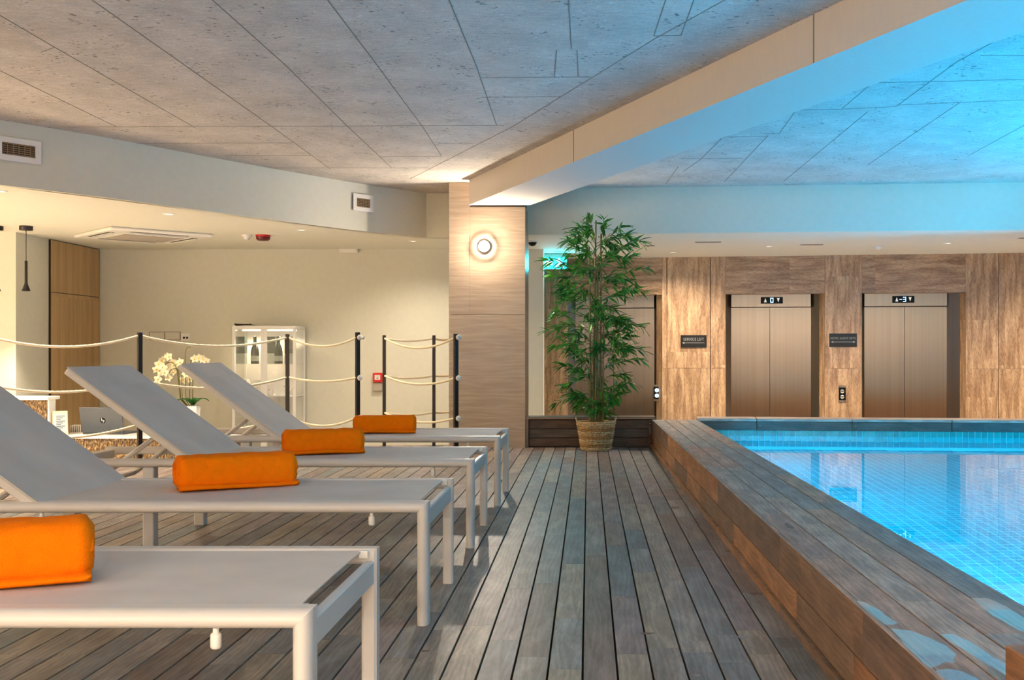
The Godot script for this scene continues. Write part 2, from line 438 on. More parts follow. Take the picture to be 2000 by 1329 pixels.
func build_shell() -> void:
	# lobby floor, open where the pool basin goes down through it
	var fs := S()
	box(fs, Vector3(-9.2, LOBBY - 0.2, -15.2), Vector3(0.9, LOBBY, 4.4))
	box(fs, Vector3(4.5, LOBBY - 0.2, -15.2), Vector3(9.2, LOBBY, 4.4))
	box(fs, Vector3(0.9, LOBBY - 0.2, -15.2), Vector3(4.5, LOBBY, -9.9))
	box(fs, Vector3(0.9, LOBBY - 0.2, 3.2), Vector3(4.5, LOBBY, 4.4))
	struct("floor_lobby", fs, M.stone_floor)
	solid("wall_left", Vector3(-9.2, LOBBY, -15.0), Vector3(-9.0, CEIL, 4.2), M.plaster)
	solid("wall_right", Vector3(9.0, LOBBY, -15.0), Vector3(9.2, CEIL, 4.2), M.plaster)
	solid("wall_behind", Vector3(-9.2, LOBBY, 4.2), Vector3(9.2, CEIL, 4.4), M.pillar)
	solid("wall_far", Vector3(-9.2, LOBBY, -15.2), Vector3(9.2, CEIL, -15.0), M.plaster)
	var cs := solid("ceiling", Vector3(-9.2, CEIL, -15.2), Vector3(9.2, CEIL + 0.25, 4.4), M.concrete)
	build_seams(cs)
	# beam
	var d := Vector2(0.42, 1.0)
	var bl := Vector2(-1.075, -9.72)
	var st := S()
	var dirv := Vector2(0.4415, 1.0).normalized()
	var side := Vector2(0.553, 0.0)
	prism(st, PackedVector2Array([bl, bl + side, bl + side + dirv * 15.2, bl + dirv * 15.2]), CEIL - 0.225, CEIL + 0.05)
	var beam := struct("trim_beam", st, M.beam)
	for s in [[1145.0, 254.0, 304.0], [1618.0, 28.0, 102.0]]:
		# vertical formwork joints on the left face
		var z0: float = F * (CEIL - EYE) / (CY - s[1])
		var q := bl + dirv * ((9.72 - z0) / dirv.y)
		var sb := S()
		var nrm := Vector2(-dirv.y, dirv.x)
		var tf := Transform3D(Basis(Vector3(dirv.x, 0, dirv.y), Vector3.UP, Vector3(nrm.x, 0, nrm.y)), Vector3(q.x, 0, q.y))
		box(sb, Vector3(-0.004, CEIL - 0.224, -0.002), Vector3(0.004, CEIL, 0.002), tf)
		mk("seam", sb, M.seam, beam)
	# fascia round the pool hall and the dropped ceiling behind it
	var fl := smooth_line(FASCIA, 60)
	var line := PackedVector2Array()
	for p in fl: line.append(Vector2(p.x, -p.y))
	var fr := PackedVector2Array([line[line.size() - 1], Vector2(-1.1, -10.52), Vector2(-0.62, -right_fascia(-0.62)), Vector2(9.0, -right_fascia(9.0))])
	st = S()
	for k in line.size() - 1:
		fascia_piece(st, line[k], line[k + 1])
	struct("wall_fascia_left", st, M.plaster)
	st = S()
	for k in fr.size() - 1:
		fascia_piece(st, fr[k], fr[k + 1])
	struct("wall_fascia_right", st, M.plaster)
	var poly := PackedVector2Array()
	for q in line: poly.append(q + Vector2(-0.02, -0.03))
	for k in range(1, fr.size()): poly.append(fr[k] + Vector2(0, -0.03))
	poly.append(Vector2(9.0, -15.0)); poly.append(Vector2(-9.0, -15.0))
	st = S()
	prism(st, poly, DROP, DROP + 0.06)
	struct("ceiling_lobby", st, M.drop)
	solid("ceiling_rear", Vector3(-9.0, DROP, 1.2), Vector3(9.0, DROP + 0.06, 4.2), M.drop)
	solid("wall_fascia_rear", Vector3(-9.0, DROP, 1.12), Vector3(9.0, CEIL, 1.1999), M.plaster)
	# reception walls
	solid("wall_reception", Vector3(-5.6, LOBBY, -11.95), Vector3(-0.49, DROP, -11.7), M.plaster)
	solid("wall_corridor_end", Vector3(-1.9, LOBBY, -15.0), Vector3(-1.7, DROP, -11.95), M.plaster)
	solid("wall_reception_side", Vector3(-9.0, LOBBY, -11.95), Vector3(-5.34, DROP, -10.03), M.plaster)
	# oak cupboard front set in the side wall
	var oak := thing("oak_cupboard", "tall light oak cupboard with two stacked doors beside the reception wall", "cupboard", Vector3(-5.34, LOBBY, -11.17))
	part_box("frame", Vector3(0.0, 0.0, -0.53), Vector3(0.015, DROP - LOBBY - 0.005, 0.53), M.black, oak)
	part_box("door", Vector3(0.015, 0.02, -0.51), Vector3(0.032, 2.085, 0.52), M.oak, oak, 0.002)
	part_box("door", Vector3(0.015, 2.093, -0.51), Vector3(0.032, 2.605, 0.52), M.oak, oak, 0.002)
	# deck platform
	var base := PackedVector2Array()
	for e in EDGE: base.append(Vector2(e[0], -e[1]))
	for e in [[-1.3, 9.98], [0.95, 9.98], [0.95, -3.4], [-8.9, -3.4]]: base.append(Vector2(e[0], -e[1]))
	st = S()
	prism(st, base, LOBBY, -0.024)
	var fl_deck := struct("floor", st, mat(Color(0.05, 0.04, 0.035), 0.9))
	build_deck(fl_deck)
	build_stairs()
	solid("floor_far_side", Vector3(4.5, LOBBY, -9.36), Vector3(9.0, 0.25, 4.2), M.wall_wood)
	build_pillar()
	build_ledge()
	build_pool()
	build_lift_wall()

func fascia_piece(st: SurfaceTool, a: Vector2, b: Vector2) -> void:
	var n := (b - a).orthogonal().normalized() * 0.06
	if n.y > 0: n = -n
	var v := []
	for p in [a, b, b + n, a + n]:
		v.append(Vector3(p.x, DROP, p.y)); v.append(Vector3(p.x, CEIL, p.y))
	quad(st, v[0], v[2], v[3], v[1])
	quad(st, v[6], v[7], v[5], v[4])
	quad(st, v[0], v[6], v[4], v[2])

func build_seams(parent: Node) -> void:
	var lines := [
		[[0, 138], [228, 248]], [[0, 30], [108, 93], [380, 249]], [[180, 0], [532, 248], [645, 330]], [[415, 0], [555, 125], [680, 248], [765, 328]], [[640, 0], [722, 108], [825, 247], [862, 304]],
		[[877, 0], [930, 128], [970, 245]], [[85, 248], [985, 245]], [[260, 280], [572, 279]], [[440, 304], [607, 304]], [[500, 328], [835, 328]], [[740, 306], [862, 305]], [[857, 280], [925, 280]], [[80, 102], [107, 92]],
		[[800, 350], [1000, 248], [1280, 75], [1415, 0]], [[1110, 0], [1116, 95]], [[1087, 98], [1083, 150]], [[1127, 98], [1129, 150]], [[940, 152], [1155, 150]], [[940, 190], [1095, 189]],
		[[1300, 0], [1277, 70], [1330, 69], [1355, 0]], [[2000, 25], [1745, 120], [1690, 124], [1610, 115]], [[2000, 50], [1870, 120], [1750, 208], [1650, 213], [1555, 215], [1522, 261], [1488, 261]],
		[[1700, 165], [1645, 212]], [[1695, 218], [1530, 355]], [[1875, 200], [1695, 322]], [[2000, 245], [1890, 305]], [[1755, 205], [2000, 195]], [[1700, 162], [2000, 155]], [[1915, 108], [2000, 108]],
		[[1500, 265], [1415, 355]], [[1410, 270], [1370, 310], [1335, 335]], [[1325, 310], [1450, 309]], [[1325, 325], [1300, 360]], [[1410, 268], [1500, 266]]]
	for l in lines:
		var st := S()
		for k in l.size() - 1:
			var a: Vector3 = on_y(l[k][0], l[k][1], CEIL)
			var b: Vector3 = on_y(l[k + 1][0], l[k + 1][1], CEIL)
			if k == 0 and (l[k][1] == 0 or l[k][0] == 0 or l[k][0] == 2000): a += (a - b).normalized() * 2.0
			if k == l.size() - 2 and (l[k + 1][1] == 0 or l[k + 1][0] == 2000): b += (b - a).normalized() * 2.0
			var d := (b - a)
			var t := Transform3D(Basis(Vector3(d.x, 0, d.z).normalized(), Vector3.UP, Vector3(-d.z, 0, d.x).normalized()), a)
			box(st, Vector3(0, -0.0015, -0.0028), Vector3(d.length(), 0.002, 0.0028), t)
		mk("seam", st, M.seam, parent)

func plank_mesh(w: float, h: float) -> ArrayMesh:   # one metre long in z, to be stretched
	var st := S()
	var b := 0.0007
	var pr := [Vector2(-w / 2, -h), Vector2(w / 2, -h), Vector2(w / 2, -b), Vector2(w / 2 - b, 0), Vector2(-w / 2 + b, 0), Vector2(-w / 2, -b)]
	for k in 6:
		var p: Vector2 = pr[k]
		var q: Vector2 = pr[(k + 1) % 6]
		quad(st, Vector3(p.x, p.y, 0.5), Vector3(p.x, p.y, -0.5), Vector3(q.x, q.y, -0.5), Vector3(q.x, q.y, 0.5))
	for k in range(1, 5):
		tri(st, Vector3(pr[0].x, pr[0].y, 0.5), Vector3(pr[k].x, pr[k].y, 0.5), Vector3(pr[k + 1].x, pr[k + 1].y, 0.5))
		tri(st, Vector3(pr[0].x, pr[0].y, -0.5), Vector3(pr[k + 1].x, pr[k + 1].y, -0.5), Vector3(pr[k].x, pr[k].y, -0.5))
	st.generate_normals()
	return st.commit()

func build_deck(parent: Node) -> void:
	rng.seed = 5
	var pitch := 0.0957
	var mesh := plank_mesh(0.0898, 0.022)
	var all := []
	for row in range(-84, 8):
		var x := -0.0155 + pitch * (row + 0.5)
		if x > ledge_x(3.0) + 0.04: continue
		var z1 := edge_z(x) - 0.005
		var z := -3.3 + rng.randf() * 0.8
		all.append([x, -3.35, z - 0.0015, rng.randi() % 10])
		while z < z1 - 0.01:
			var l := rng.randf_range(0.45, 1.5)
			if z + l > z1 - 0.25: l = z1 - z
			all.append([x, z, z + l - 0.0015, rng.randi() % 10])
			z += l
	for a in all:
		var zm: float = maxf(a[2], 0.6) if a[2] < 2.6 else (a[1] + a[2]) / 2
		var sc: float = (a[2] - a[1]) / (zm * zm * zm)
		if a[0] < -0.62: sc *= 0.45
		if a[0] < -2.0: sc *= 0.3
		if a[2] < 2.6 or absf(a[0] + 0.16 * a[2]) > 0.72 * a[2]: sc = 0.0
		a.append(sc)
	all.sort_custom(func(a, b): return a[4] > b[4])
	var rest := []
	for k in 10: rest.append(S())
	for i in all.size():
		var a: Array = all[i]
		var t := Transform3D(Basis.from_scale(Vector3(1, 1, a[2] - a[1])), Vector3(a[0], 0, -(a[1] + a[2]) / 2))
		if i < 296: inst("plank", mesh, M.deck[a[3]], parent, t)
		else: rest[a[3]].append_from(mesh, 0, t)
	var am := ArrayMesh.new()
	for k in 10:
		rest[k].commit(am)
		am.surface_set_material(k, M.deck[k])
	var o := MeshInstance3D.new()
	o.mesh = am
	put(o, "far_planking", parent)
	o.set_meta("kind", "stuff")
	# stains: soaked-in marks with outlines of their own
	for s in [[1318, 992, 0.06, 0.035], [1424, 1077, 0.05, 0.022], [1478, 1160, 0.07, 0.02], [1264, 1238, 0.05, 0.012], [1270, 965, 0.05, 0.03], [830, 1272, 0.03, 0.01]]:
		blotch("stain", on_y(s[0], s[1], 0.0), s[2], s[3] * 2.5, 0.0006, M.stain, parent)
	for s in [[1450, 1245, 0.09, 0.05], [1362, 1320, 0.05, 0.03], [1225, 995, 0.06, 0.05]]:
		blotch("stain", on_y(s[0], s[1], 0.0), s[2] * 0.5, s[3] * 0.9, 0.0006, M.stain_pale, parent)

func blotch(called: String, at: Vector3, rx: float, rz: float, h: float, m: Material, parent: Node) -> MeshInstance3D:
	var poly := PackedVector2Array()
	var wn := noise(rng.randi() % 1000, 0.9, 3)
	for k in 48:
		var a := TAU * k / 48
		var r := 0.78 + 0.42 * wn.get_noise_2d(cos(a), sin(a))
		poly.append(Vector2(cos(a) * rx * 0.5 * r, sin(a) * rz * 0.5 * r))
	var st := S()
	flat_shape(st, poly, h, Transform3D(Basis(Vector3.RIGHT, Vector3.FORWARD, Vector3.UP), at))
	return mk(called, st, m, parent)

func build_stairs() -> void:
	var st := S()
	for k in 3:
		box(st, Vector3(-2.6 - 0.3 * k, LOBBY, -10.2 - 0.28 * k), Vector3(-1.95, -0.155 * (k + 1), -9.9 - 0.28 * k))
	struct("floor_stairs", st, M.wall_wood)

func build_pillar() -> void:
	var x0 := -1.276
	var x1 := -0.577
	var p := solid("wall_pillar", Vector3(x0 + 0.02, LOBBY, -10.38), Vector3(x1 - 0.012, CEIL - 0.01, -9.87), M.joint)
	# stone slabs: two courses on the front, one long slab each on the sides
	part_box("slab", Vector3(x0, -0.024, -9.87), Vector3(x1, 1.215, -9.845), M.pillar, p, 0.002)
	part_box("slab", Vector3(x0, 1.219, -9.87), Vector3(-1.085, CEIL - 0.002, -9.845), M.pillar, p, 0.002)
	part_box("slab", Vector3(-1.085, 1.219, -9.87), Vector3(x1, 2.205, -9.845), M.pillar, p, 0.002)
	part_box("slab", Vector3(x0, LOBBY, -10.39), Vector3(x0 + 0.02, CEIL - 0.002, -9.8702), M.pillar, p, 0.002)
	var sl := part_box("slab", Vector3(x1 - 0.012, LOBBY, -10.39), Vector3(x1, 2.205, -9.8702), M.steel, p, 0.002)
	sl.set_meta("label", "polished metal side facing")

func build_ledge() -> void:
	rng.seed = 8
	var st := S()
	prism(st, plan([[ledge_x(-3.3) + 0.03, -3.3], [ledge_x(9.9) + 0.03, 9.9], [ledge_x(9.9) + 0.38, 9.9], [ledge_x(-3.3) + 0.40, -3.3]]), LOBBY, 0.232)
	var led := struct("wall_pool_ledge", st, mat(Color(0.05, 0.04, 0.035), 0.9))
	var turn := atan(0.0107)
	var rows := [[0.008, 0.014], [0.0635, 0.089], [0.1605, 0.0955], [0.2610, 0.0955], [0.3615, 0.0955]]
	for r in rows.size():
		var mesh := plank_mesh(rows[r][1], 0.022)
		var z := -3.3 + rng.randf() * 0.5
		while z < 9.86:
			var l := rng.randf_range(0.7, 1.7) if r else 3.2
			if z + l > 9.6: l = 9.86 - z
			var zm := z + l / 2
			inst("top_plank", mesh, M.top[rng.randi() % 6], led, Transform3D(Basis(Vector3.UP, turn) * Basis.from_scale(Vector3(1, 1, l - 0.0015)), Vector3(ledge_x(zm) + rows[r][0], 0.255, -zm)))
			z += l
	# face: two courses and a narrow foot strip
	for f in [[0.130, 0.242], [0.034, 0.127], [0.0, 0.030]]:
		var fb := S()
		box(fb, Vector3(0, f[0], -0.5), Vector3(0.02, f[1] + (0.012 if f[1] > 0.2 else 0.0), 0.5))
		fb.generate_normals()
		var mesh := fb.commit()
		var z := -3.3 + rng.randf() * 0.5
		while z < 9.86:
			var l := rng.randf_range(0.5, 1.4) if f[0] > 0.0 else rng.randf_range(1.4, 2.4)
			if z + l > 9.6: l = 9.86 - z
			var zm := z + l / 2
			var off := 0.0 if f[0] > 0.0 else -0.012
			inst("face_plank", mesh, M.face[rng.randi() % 6], led, Transform3D(Basis(Vector3.UP, turn) * Basis.from_scale(Vector3(1, 1, l - 0.0015)), Vector3(ledge_x(zm) + off, 0, -zm)))
			z += l
	# low slatted wall between pillar and ledge
	var lo := solid("wall_low_screen", Vector3(-0.577, LOBBY, -10.12), Vector3(0.62, 0.25, -9.92), M.black)
	for k in 3:
		part_box("plank", Vector3(-0.545, 0.006 + 0.083 * k, -9.92), Vector3(0.60, 0.082 + 0.083 * k, -9.895 + 0.004 * (k % 2)), M.wall_wood if k != 1 else M.wall_wood_b, lo, 0.003)
	part_box("batten", Vector3(-0.577, 0.0, -9.92), Vector3(-0.548, 0.262, -9.875), M.steel_dark, lo, 0.002)
	part_box("batten", Vector3(0.555, 0.0, -9.894), Vector3(0.582, 0.255, -9.875), M.wall_wood, lo, 0.002)
	for s in [[0.568, 0.215], [0.568, 0.13], [0.568, 0.05]]:
		var sc := S(true)
		ellipsoid(sc, Vector3(s[0], s[1], -9.874), Vector3(0.006, 0.006, 0.002))
		mk("screw", sc, M.chrome, lo)
	part_box("cap", Vector3(-0.577, 0.257, -10.13), Vector3(0.62, 0.278, -9.872), M.steel_dark, lo, 0.003)

func far_curb_t(x: float) -> Transform3D:
	return Transform3D(Basis(Vector3.UP, -atan(0.105)), Vector3(x, 0, -curb_z(x)))

func build_pool() -> void:
	rng.seed = 3
	var fy := -1.08
	var xr := 4.3
	var zn := -3.0
	# basin of grout coloured render; tiles stand on it
	var st := S()
	var fz := func(x: float) -> float: return curb_z(x)
	# floor, far wall, left wall, right wall, near wall as one shell
	prism(st, plan([[0.9, zn - 0.2], [0.9, 9.9], [xr + 0.2, 9.4], [xr + 0.2, zn - 0.2]]), fy - 0.15, fy)
	prism(st, plan([[0.9, curb_z(0.9)], [0.9, curb_z(0.9) + 0.15], [xr + 0.2, curb_z(xr + 0.2) + 0.15], [xr + 0.2, curb_z(xr + 0.2)]]), fy, 0.1675)
	prism(st, plan([[ledge_x(zn) + 0.395, zn], [ledge_x(9.7) + 0.395, 9.75], [0.9, 9.75], [0.9, zn]]), fy, 0.225)
	prism(st, plan([[xr, zn], [xr, 9.42], [xr + 0.2, 9.42], [xr + 0.2, zn]]), fy, 0.225)
	prism(st, plan([[0.9, zn - 0.2], [0.9, zn], [xr + 0.2, zn], [xr + 0.2, zn - 0.2]]), fy, 0.225)
	var basin := struct("floor_pool", st, M.grout)
	# far waterline tiles, one by one; then floor tiles
	var ts := 0.054
	var tb := S()
	cbox(tb, Vector3(-0.0245, -0.0245, 0), Vector3(0.0245, 0.0245, 0.005), 0.002)
	tb.generate_normals()
	var tile := tb.commit()
	var field := [S(), S()]
	var singles := 0
	var cands := []
	var ct := Basis(Vector3.UP, -atan(0.105))
	for i in 61:
		for j in 19:
			var x := 1.0 + ts * (i + 0.5) * cos(atan(0.105))
			var t := Transform3D(ct, Vector3(x, 0.1435 - ts * j, -curb_z(x) + 0.0005))
			if j == 0 and x < 3.9: 
				inst("tile", tile, M.tile if rng.randf() < 0.6 else M.tile_b, basin, t)
				singles += 1
			else: field[rng.randi() % 2].append_from(tile, 0, t)
	var down := Basis(Vector3.RIGHT, Vector3.FORWARD, Vector3.UP)
	var tf := 0.0625
	var grow := Basis.from_scale(Vector3(1.12, 1.12, 1.0))
	for i in 52:
		for j in 196:
			var x := 1.03 + tf * (i + 0.5)
			var z := -2.6 + tf * (j + 0.5)
			if z > curb_z(x) - 0.03 or x < ledge_x(z) + 0.42: continue
			if z < 1.0: continue
			var t := Transform3D(down * grow, Vector3(x, fy, -z))
			# only what the ledge and the frame leave in view can be among the single ones
			var sx := CX + F * x / z
			var sy := CY + F * (EYE - fy) / z
			var vis := sx > 1400 and sx < 2000 and sy < 1300 and (EYE - fy) / (EYE - 0.25) * (ledge_x(z * (EYE - 0.25) / (EYE - fy)) + 0.41) < x
			if vis: cands.append([z, t])
			else: field[rng.randi() % 2].append_from(tile, 0, t)
	cands.sort_custom(func(a, b): return a[0] < b[0])
	for k in cands.size():
		if singles < 298:
			singles += 1
			inst("tile", tile, M.tile if rng.randf() < 0.6 else M.tile_b, basin, cands[k][1])
		else: field[rng.randi() % 2].append_from(tile, 0, cands[k][1])
	var am := ArrayMesh.new()
	for k in 2:
		field[k].commit(am)
		am.surface_set_material(k, M.tile if k == 0 else M.tile_b)
	var o := MeshInstance3D.new()
	o.mesh = am
	put(o, "tiling", basin)
	o.set_meta("kind", "stuff")
	# water
	st = S()
	var w := plan([[ledge_x(zn) + 0.4, zn], [ledge_x(9.7) + 0.4, curb_z(0.985) - 0.006], [xr, curb_z(xr) - 0.006], [xr, zn]])
	var idx := Geometry2D.triangulate_polygon(w)
	for k in range(0, idx.size(), 3):
		var a := w[idx[k]]; var b := w[idx[k + 1]]; var c := w[idx[k + 2]]
		if (b - a).cross(c - a) < 0.0:
			var q := b
			b = c; c = q
		tri(st, Vector3(a.x, WATER, a.y), Vector3(c.x, WATER, c.y), Vector3(b.x, WATER, b.y))
	var water := mk("pool_water", st, M.water)
	water.set_meta("kind", "stuff")
	tag(water, "clear blue lit water filling the tiled pool behind the wooden ledge", "water")
	# far curb: dark boards on the pool side, pale cap, wooden back
	st = S()
	prism(st, plan([[0.62, curb_z(0.62) + 0.02], [9.0, curb_z(9.0) + 0.02], [9.0, curb_z(9.0) + 0.30], [0.62, curb_z(0.62) + 0.30]]), LOBBY, 0.236)
	var curb := struct("wall_pool_curb", st, M.face[3])
	var xs := [0.98, 1.52, 2.36, 3.22, 4.1, 5.2, 6.3, 7.4]
	for k in xs.size() - 1:
		var mid: float = (xs[k] + xs[k + 1]) / 2
		var h: float = (xs[k + 1] - xs[k]) / 2 - 0.001
		part_box("board", Vector3(-h, 0.168, -0.02), Vector3(h, 0.248, 0.004), M.curb_wood[[0, 0, 0, 1, 0, 1, 0][k]], curb, 0.002, far_curb_t(mid))
		part_box("cap_board", Vector3(-h, 0.25, -0.31), Vector3(h, 0.272, 0.008), M.cap_wood, curb, 0.002, far_curb_t(mid))
	for k in range(1, 6):
		for s in [-0.03, 0.03]:
			var sc := S(true)
			ellipsoid(sc, Vector3(s, 0.21, 0.004), Vector3(0.005, 0.005, 0.0015), far_curb_t(xs[k]))
			mk("screw", sc, M.chrome, curb)

func wall_slab(st: SurfaceTool, px0: float, px1: float, y0: float, y1: float, n0: float, n1: float) -> void:
	var a := LW(px0, n0)
	var b := LW(px1, n0)
	var d := Vector2(0, -(n1 - n0))
	prism(st, PackedVector2Array([a, b, b + d, a + d]), y0, y1)

func build_lift_wall() -> void:
	var heads := [[1108, 1293], [1417, 1611], [1683, 1886]]
	var cores := [[900, 1100], [1303, 1406], [1621, 1672], [1897, 2700]]
	var cols := [[900, 1000, 0, 0], [1001, 1056, 1, 0], [1057, 1108, 4, 0], [1293, 1302, 2, 1], [1303, 1387, 0, 1], [1388, 1417, 3, 1], [1611, 1683, 1, 2], [1886, 1950, 2, 3], [1951, 2040, 3, 3], [2041, 2200, 0, 3], [2201, 2380, 4, 3], [2381, 2700, 1, 3]]
	var hj := 0.682
	var piers := []
	for k in 4:
		var st := S()
		wall_slab(st, cores[k][0], cores[k][1], LOBBY, DROP, 0.032, 0.5)
		piers.append(struct("wall_lift_pier", st, M.joint))
	for c in cols:
		for yy in [[LOBBY, hj], [hj + 0.003, DROP]]:
			var s := S()
			wall_slab(s, c[0] + 0.25, c[1] - 0.25, yy[0], yy[1], 0.0, 0.03)
			mk("stone_panel", s, M.trav[(c[2] + (1 if yy[0] > 0 else 0)) % 5], piers[c[3]])
	for k in 3:
		var st := S()
		wall_slab(st, cores[k][1], cores[k + 1][0], 1.575, DROP, 0.032, 0.5)
		var hd := struct("wall_lift_head", st, M.joint)
		st = S()
		wall_slab(st, cores[k][1], cores[k + 1][0], LOBBY, 1.575, 0.34, 0.5)
		struct("wall_lift_shaft", st, M.joint)
		var s := S()
		wall_slab(s, heads[k][0] + 0.25, heads[k][1] - 0.25, 1.556, DROP, 0.0, 0.03)
		mk("stone_panel", s, M.trav_h[k], hd)
		s = S()
		wall_slab(s, heads[k][0] + 0.25, heads[k][1] - 0.25, 1.556, 1.575, 0.0302, 0.3)
		mk("stone_reveal", s, M.trav_h[k], hd)
		# stone reveals at the sides
		for side in [0, 1]:
			var px: float = heads[k][side]
			var dx := 0.12 if side else -0.12
			var a := LW(px, 0.0302)
			var b := LW(px - (11.0 if side else -1.0), 0.14)
			s = S()
			prism(s, PackedVector2Array([a, b, b + Vector2(0, -0.18), a + Vector2(dx * 0.6, -0.29), a + Vector2(dx * 0.6, 0)]), LOBBY, 1.5555)
			mk("stone_reveal", s, M.trav[(k + side) % 5], piers[k + side])
	lift("steel lift doors with white lit call buttons, half hidden behind the bamboo plant", heads[0], 1124, 1274, "", 0)
	lift("steel lift doors below a display reading 0", heads[1], 1428, 1580, "0", 1)
	lift("steel lift doors below a display reading minus 3", heads[2], 1688, 1846, "-3", 2)

func door_leaf(px0: float, px1: float, y0: float, y1: float, n0: float, n1: float) -> SurfaceTool:
	# upright steel leaf; u runs across and v up it, in metres, for the brushing
	var st := S()
	var a := LW(px0, n0)
	var b := LW(px1, n0)
	var w := a.distance_to(b)
	var d := Vector3(0, 0, -(n1 - n0))
	var c := [Vector3(a.x, y0, a.y), Vector3(b.x, y0, b.y), Vector3(b.x, y1, b.y), Vector3(a.x, y1, a.y)]
	var uv := [Vector2(a.x, y0), Vector2(a.x + w, y0), Vector2(a.x + w, y1), Vector2(a.x, y1)]
	for k in [0, 2, 1, 0, 3, 2]:
		st.set_uv(uv[k]); st.add_vertex(c[k])
	for k in [0, 1, 2, 0, 2, 3]:
		st.set_uv(uv[k]); st.add_vertex(c[k] + d)
	for e in 4:
		var f := (e + 1) % 4
		for q in [[e, 0], [f, 0], [f, 1], [e, 0], [f, 1], [e, 1]]:
			st.set_uv(uv[q[0]] + Vector2(0.03, 0.03) * q[1]); st.add_vertex(c[q[0]] + d * q[1])
	return st

func lift(label: String, head: Array, d0: float, d1: float, shows: String, k: int) -> void:
	var c := LW((d0 + d1) / 2, 0.2)
	var o := thing("lift", label, "lift", Vector3(c.x, LOBBY, c.y), 0.0, "lifts in the stone wall")
	var back := Transform3D(Basis.IDENTITY, -o.position)
	var st := S()
	var mid := (d0 + d1) / 2
	for side in [0, 1]:
		var e0: float = d0 if side == 0 else mid
		var e1: float = mid - 0.8 if side == 0 else d1
		st = door_leaf(e0 - (4 if side == 0 else 0), e1 + (4 if side == 1 else 0), LOBBY + 0.01, 1.40, 0.2 + (0.012 if k == 2 and side == 1 else 0.0), 0.23)
		moved(mk("door", st, M.door_steel, o), back)
	st = S()
	var l0 := LW(head[0] + 1, 0.142)
	var l1 := LW(d0, 0.196)
	prism(st, PackedVector2Array([l0, l1, l1 + Vector2(0, -0.1), l0 + Vector2(-0.03, -0.1)]), LOBBY, 1.5553)
	moved(mk("jamb", st, M.steel, o), back)
	st = S()
	l0 = LW(head[1] - 11.5, 0.142)
	l1 = LW(d1 + 4, 0.196)
	prism(st, PackedVector2Array([l0, l1, l1 + Vector2(0, -0.1), l0 + Vector2(0.04, -0.1)]), LOBBY, 1.5553)
	moved(mk("jamb", st, M.steel_dark, o), back)
	st = door_leaf(d0 + 0.5, d1 + 3.5, 1.408, 1.5553, 0.15, 0.195)
	var hd := mk("header", st, M.door_steel, o)
	moved(hd, back)
	st = S()
	wall_slab(st, d0, d1, LOBBY - 0.02, LOBBY + 0.008, 0.15, 0.25)
	moved(mk("sill", st, M.steel_dark, o), back)
	if shows == "": return
	var p0: float = 1486.0 if k == 1 else 1743.0
	st = S()
	wall_slab(st, p0, p0 + 43, 1.446, 1.524, 0.142, 0.1502)
	var disp := mk("display", st, M.screen, hd)
	var a := LW(p0 + 21.5, 0.14)
	var turn := Basis(Vector3.UP, -atan(0.146))
	var white := glow(Color(0.85, 0.85, 0.8), 0.55)
	for s in [-1, 1]:
		var ts := S()
		var q := PackedVector2Array([Vector2(-0.016, -0.024), Vector2(0.016, -0.024), Vector2(0, 0.024)]) if s < 0 else PackedVector2Array([Vector2(-0.016, 0.024), Vector2(0.016, 0.024), Vector2(0, -0.024)])
		flat_shape(ts, q, 0.001, Transform3D(turn, Vector3(a.x, 1.486, a.y)) * Transform3D(Basis.IDENTITY, Vector3(0.075 * s, 0, 0)))
		mk("arrow_mark", ts, white, hd)
	var seg := {"0": "abcdef", "-": "g", "3": "abgcd"}
	var blue := glow(Color(0.62, 0.80, 1.0), 2.2)
	var x := -0.03 if shows.length() == 2 else 0.0
	for ch in shows:
		var ds := S()
		for q in seg[ch]:
			var rc: Array = {"a": [-0.017, 0.020, 0.017, 0.028], "d": [-0.017, -0.028, 0.017, -0.020], "g": [-0.015, -0.004, 0.015, 0.004], "b": [0.010, 0.0, 0.018, 0.026], "c": [0.010, -0.026, 0.018, 0.0], "e": [-0.018, -0.026, -0.010, 0.0], "f": [-0.018, 0.0, -0.010, 0.026]}[q]
			box(ds, Vector3(rc[0] + x, rc[1], 0), Vector3(rc[2] + x, rc[3], 0.001), Transform3D(turn, Vector3(a.x, 1.486, a.y)))
		mk("digit", ds, blue, hd)
		x += 0.042
	if k == 1:
		var tp := S()
		box(tp, Vector3(-0.055, -0.003, 0.0012), Vector3(0.06, 0.003, 0.002), Transform3D(turn, Vector3(a.x + 0.045, 1.484, a.y)) * Transform3D(Basis(Vector3.BACK, -0.62), Vector3.ZERO))
		mk("pale_strip", tp, M.white, hd)  # thin white diagonal strip across the display

func moved(o: Node3D, t: Transform3D) -> void:
	o.transform = t * o.transform

# ---------------------------------------------------------------- loungers and towels
const L_TOP := 0.397
const L_W := 0.69

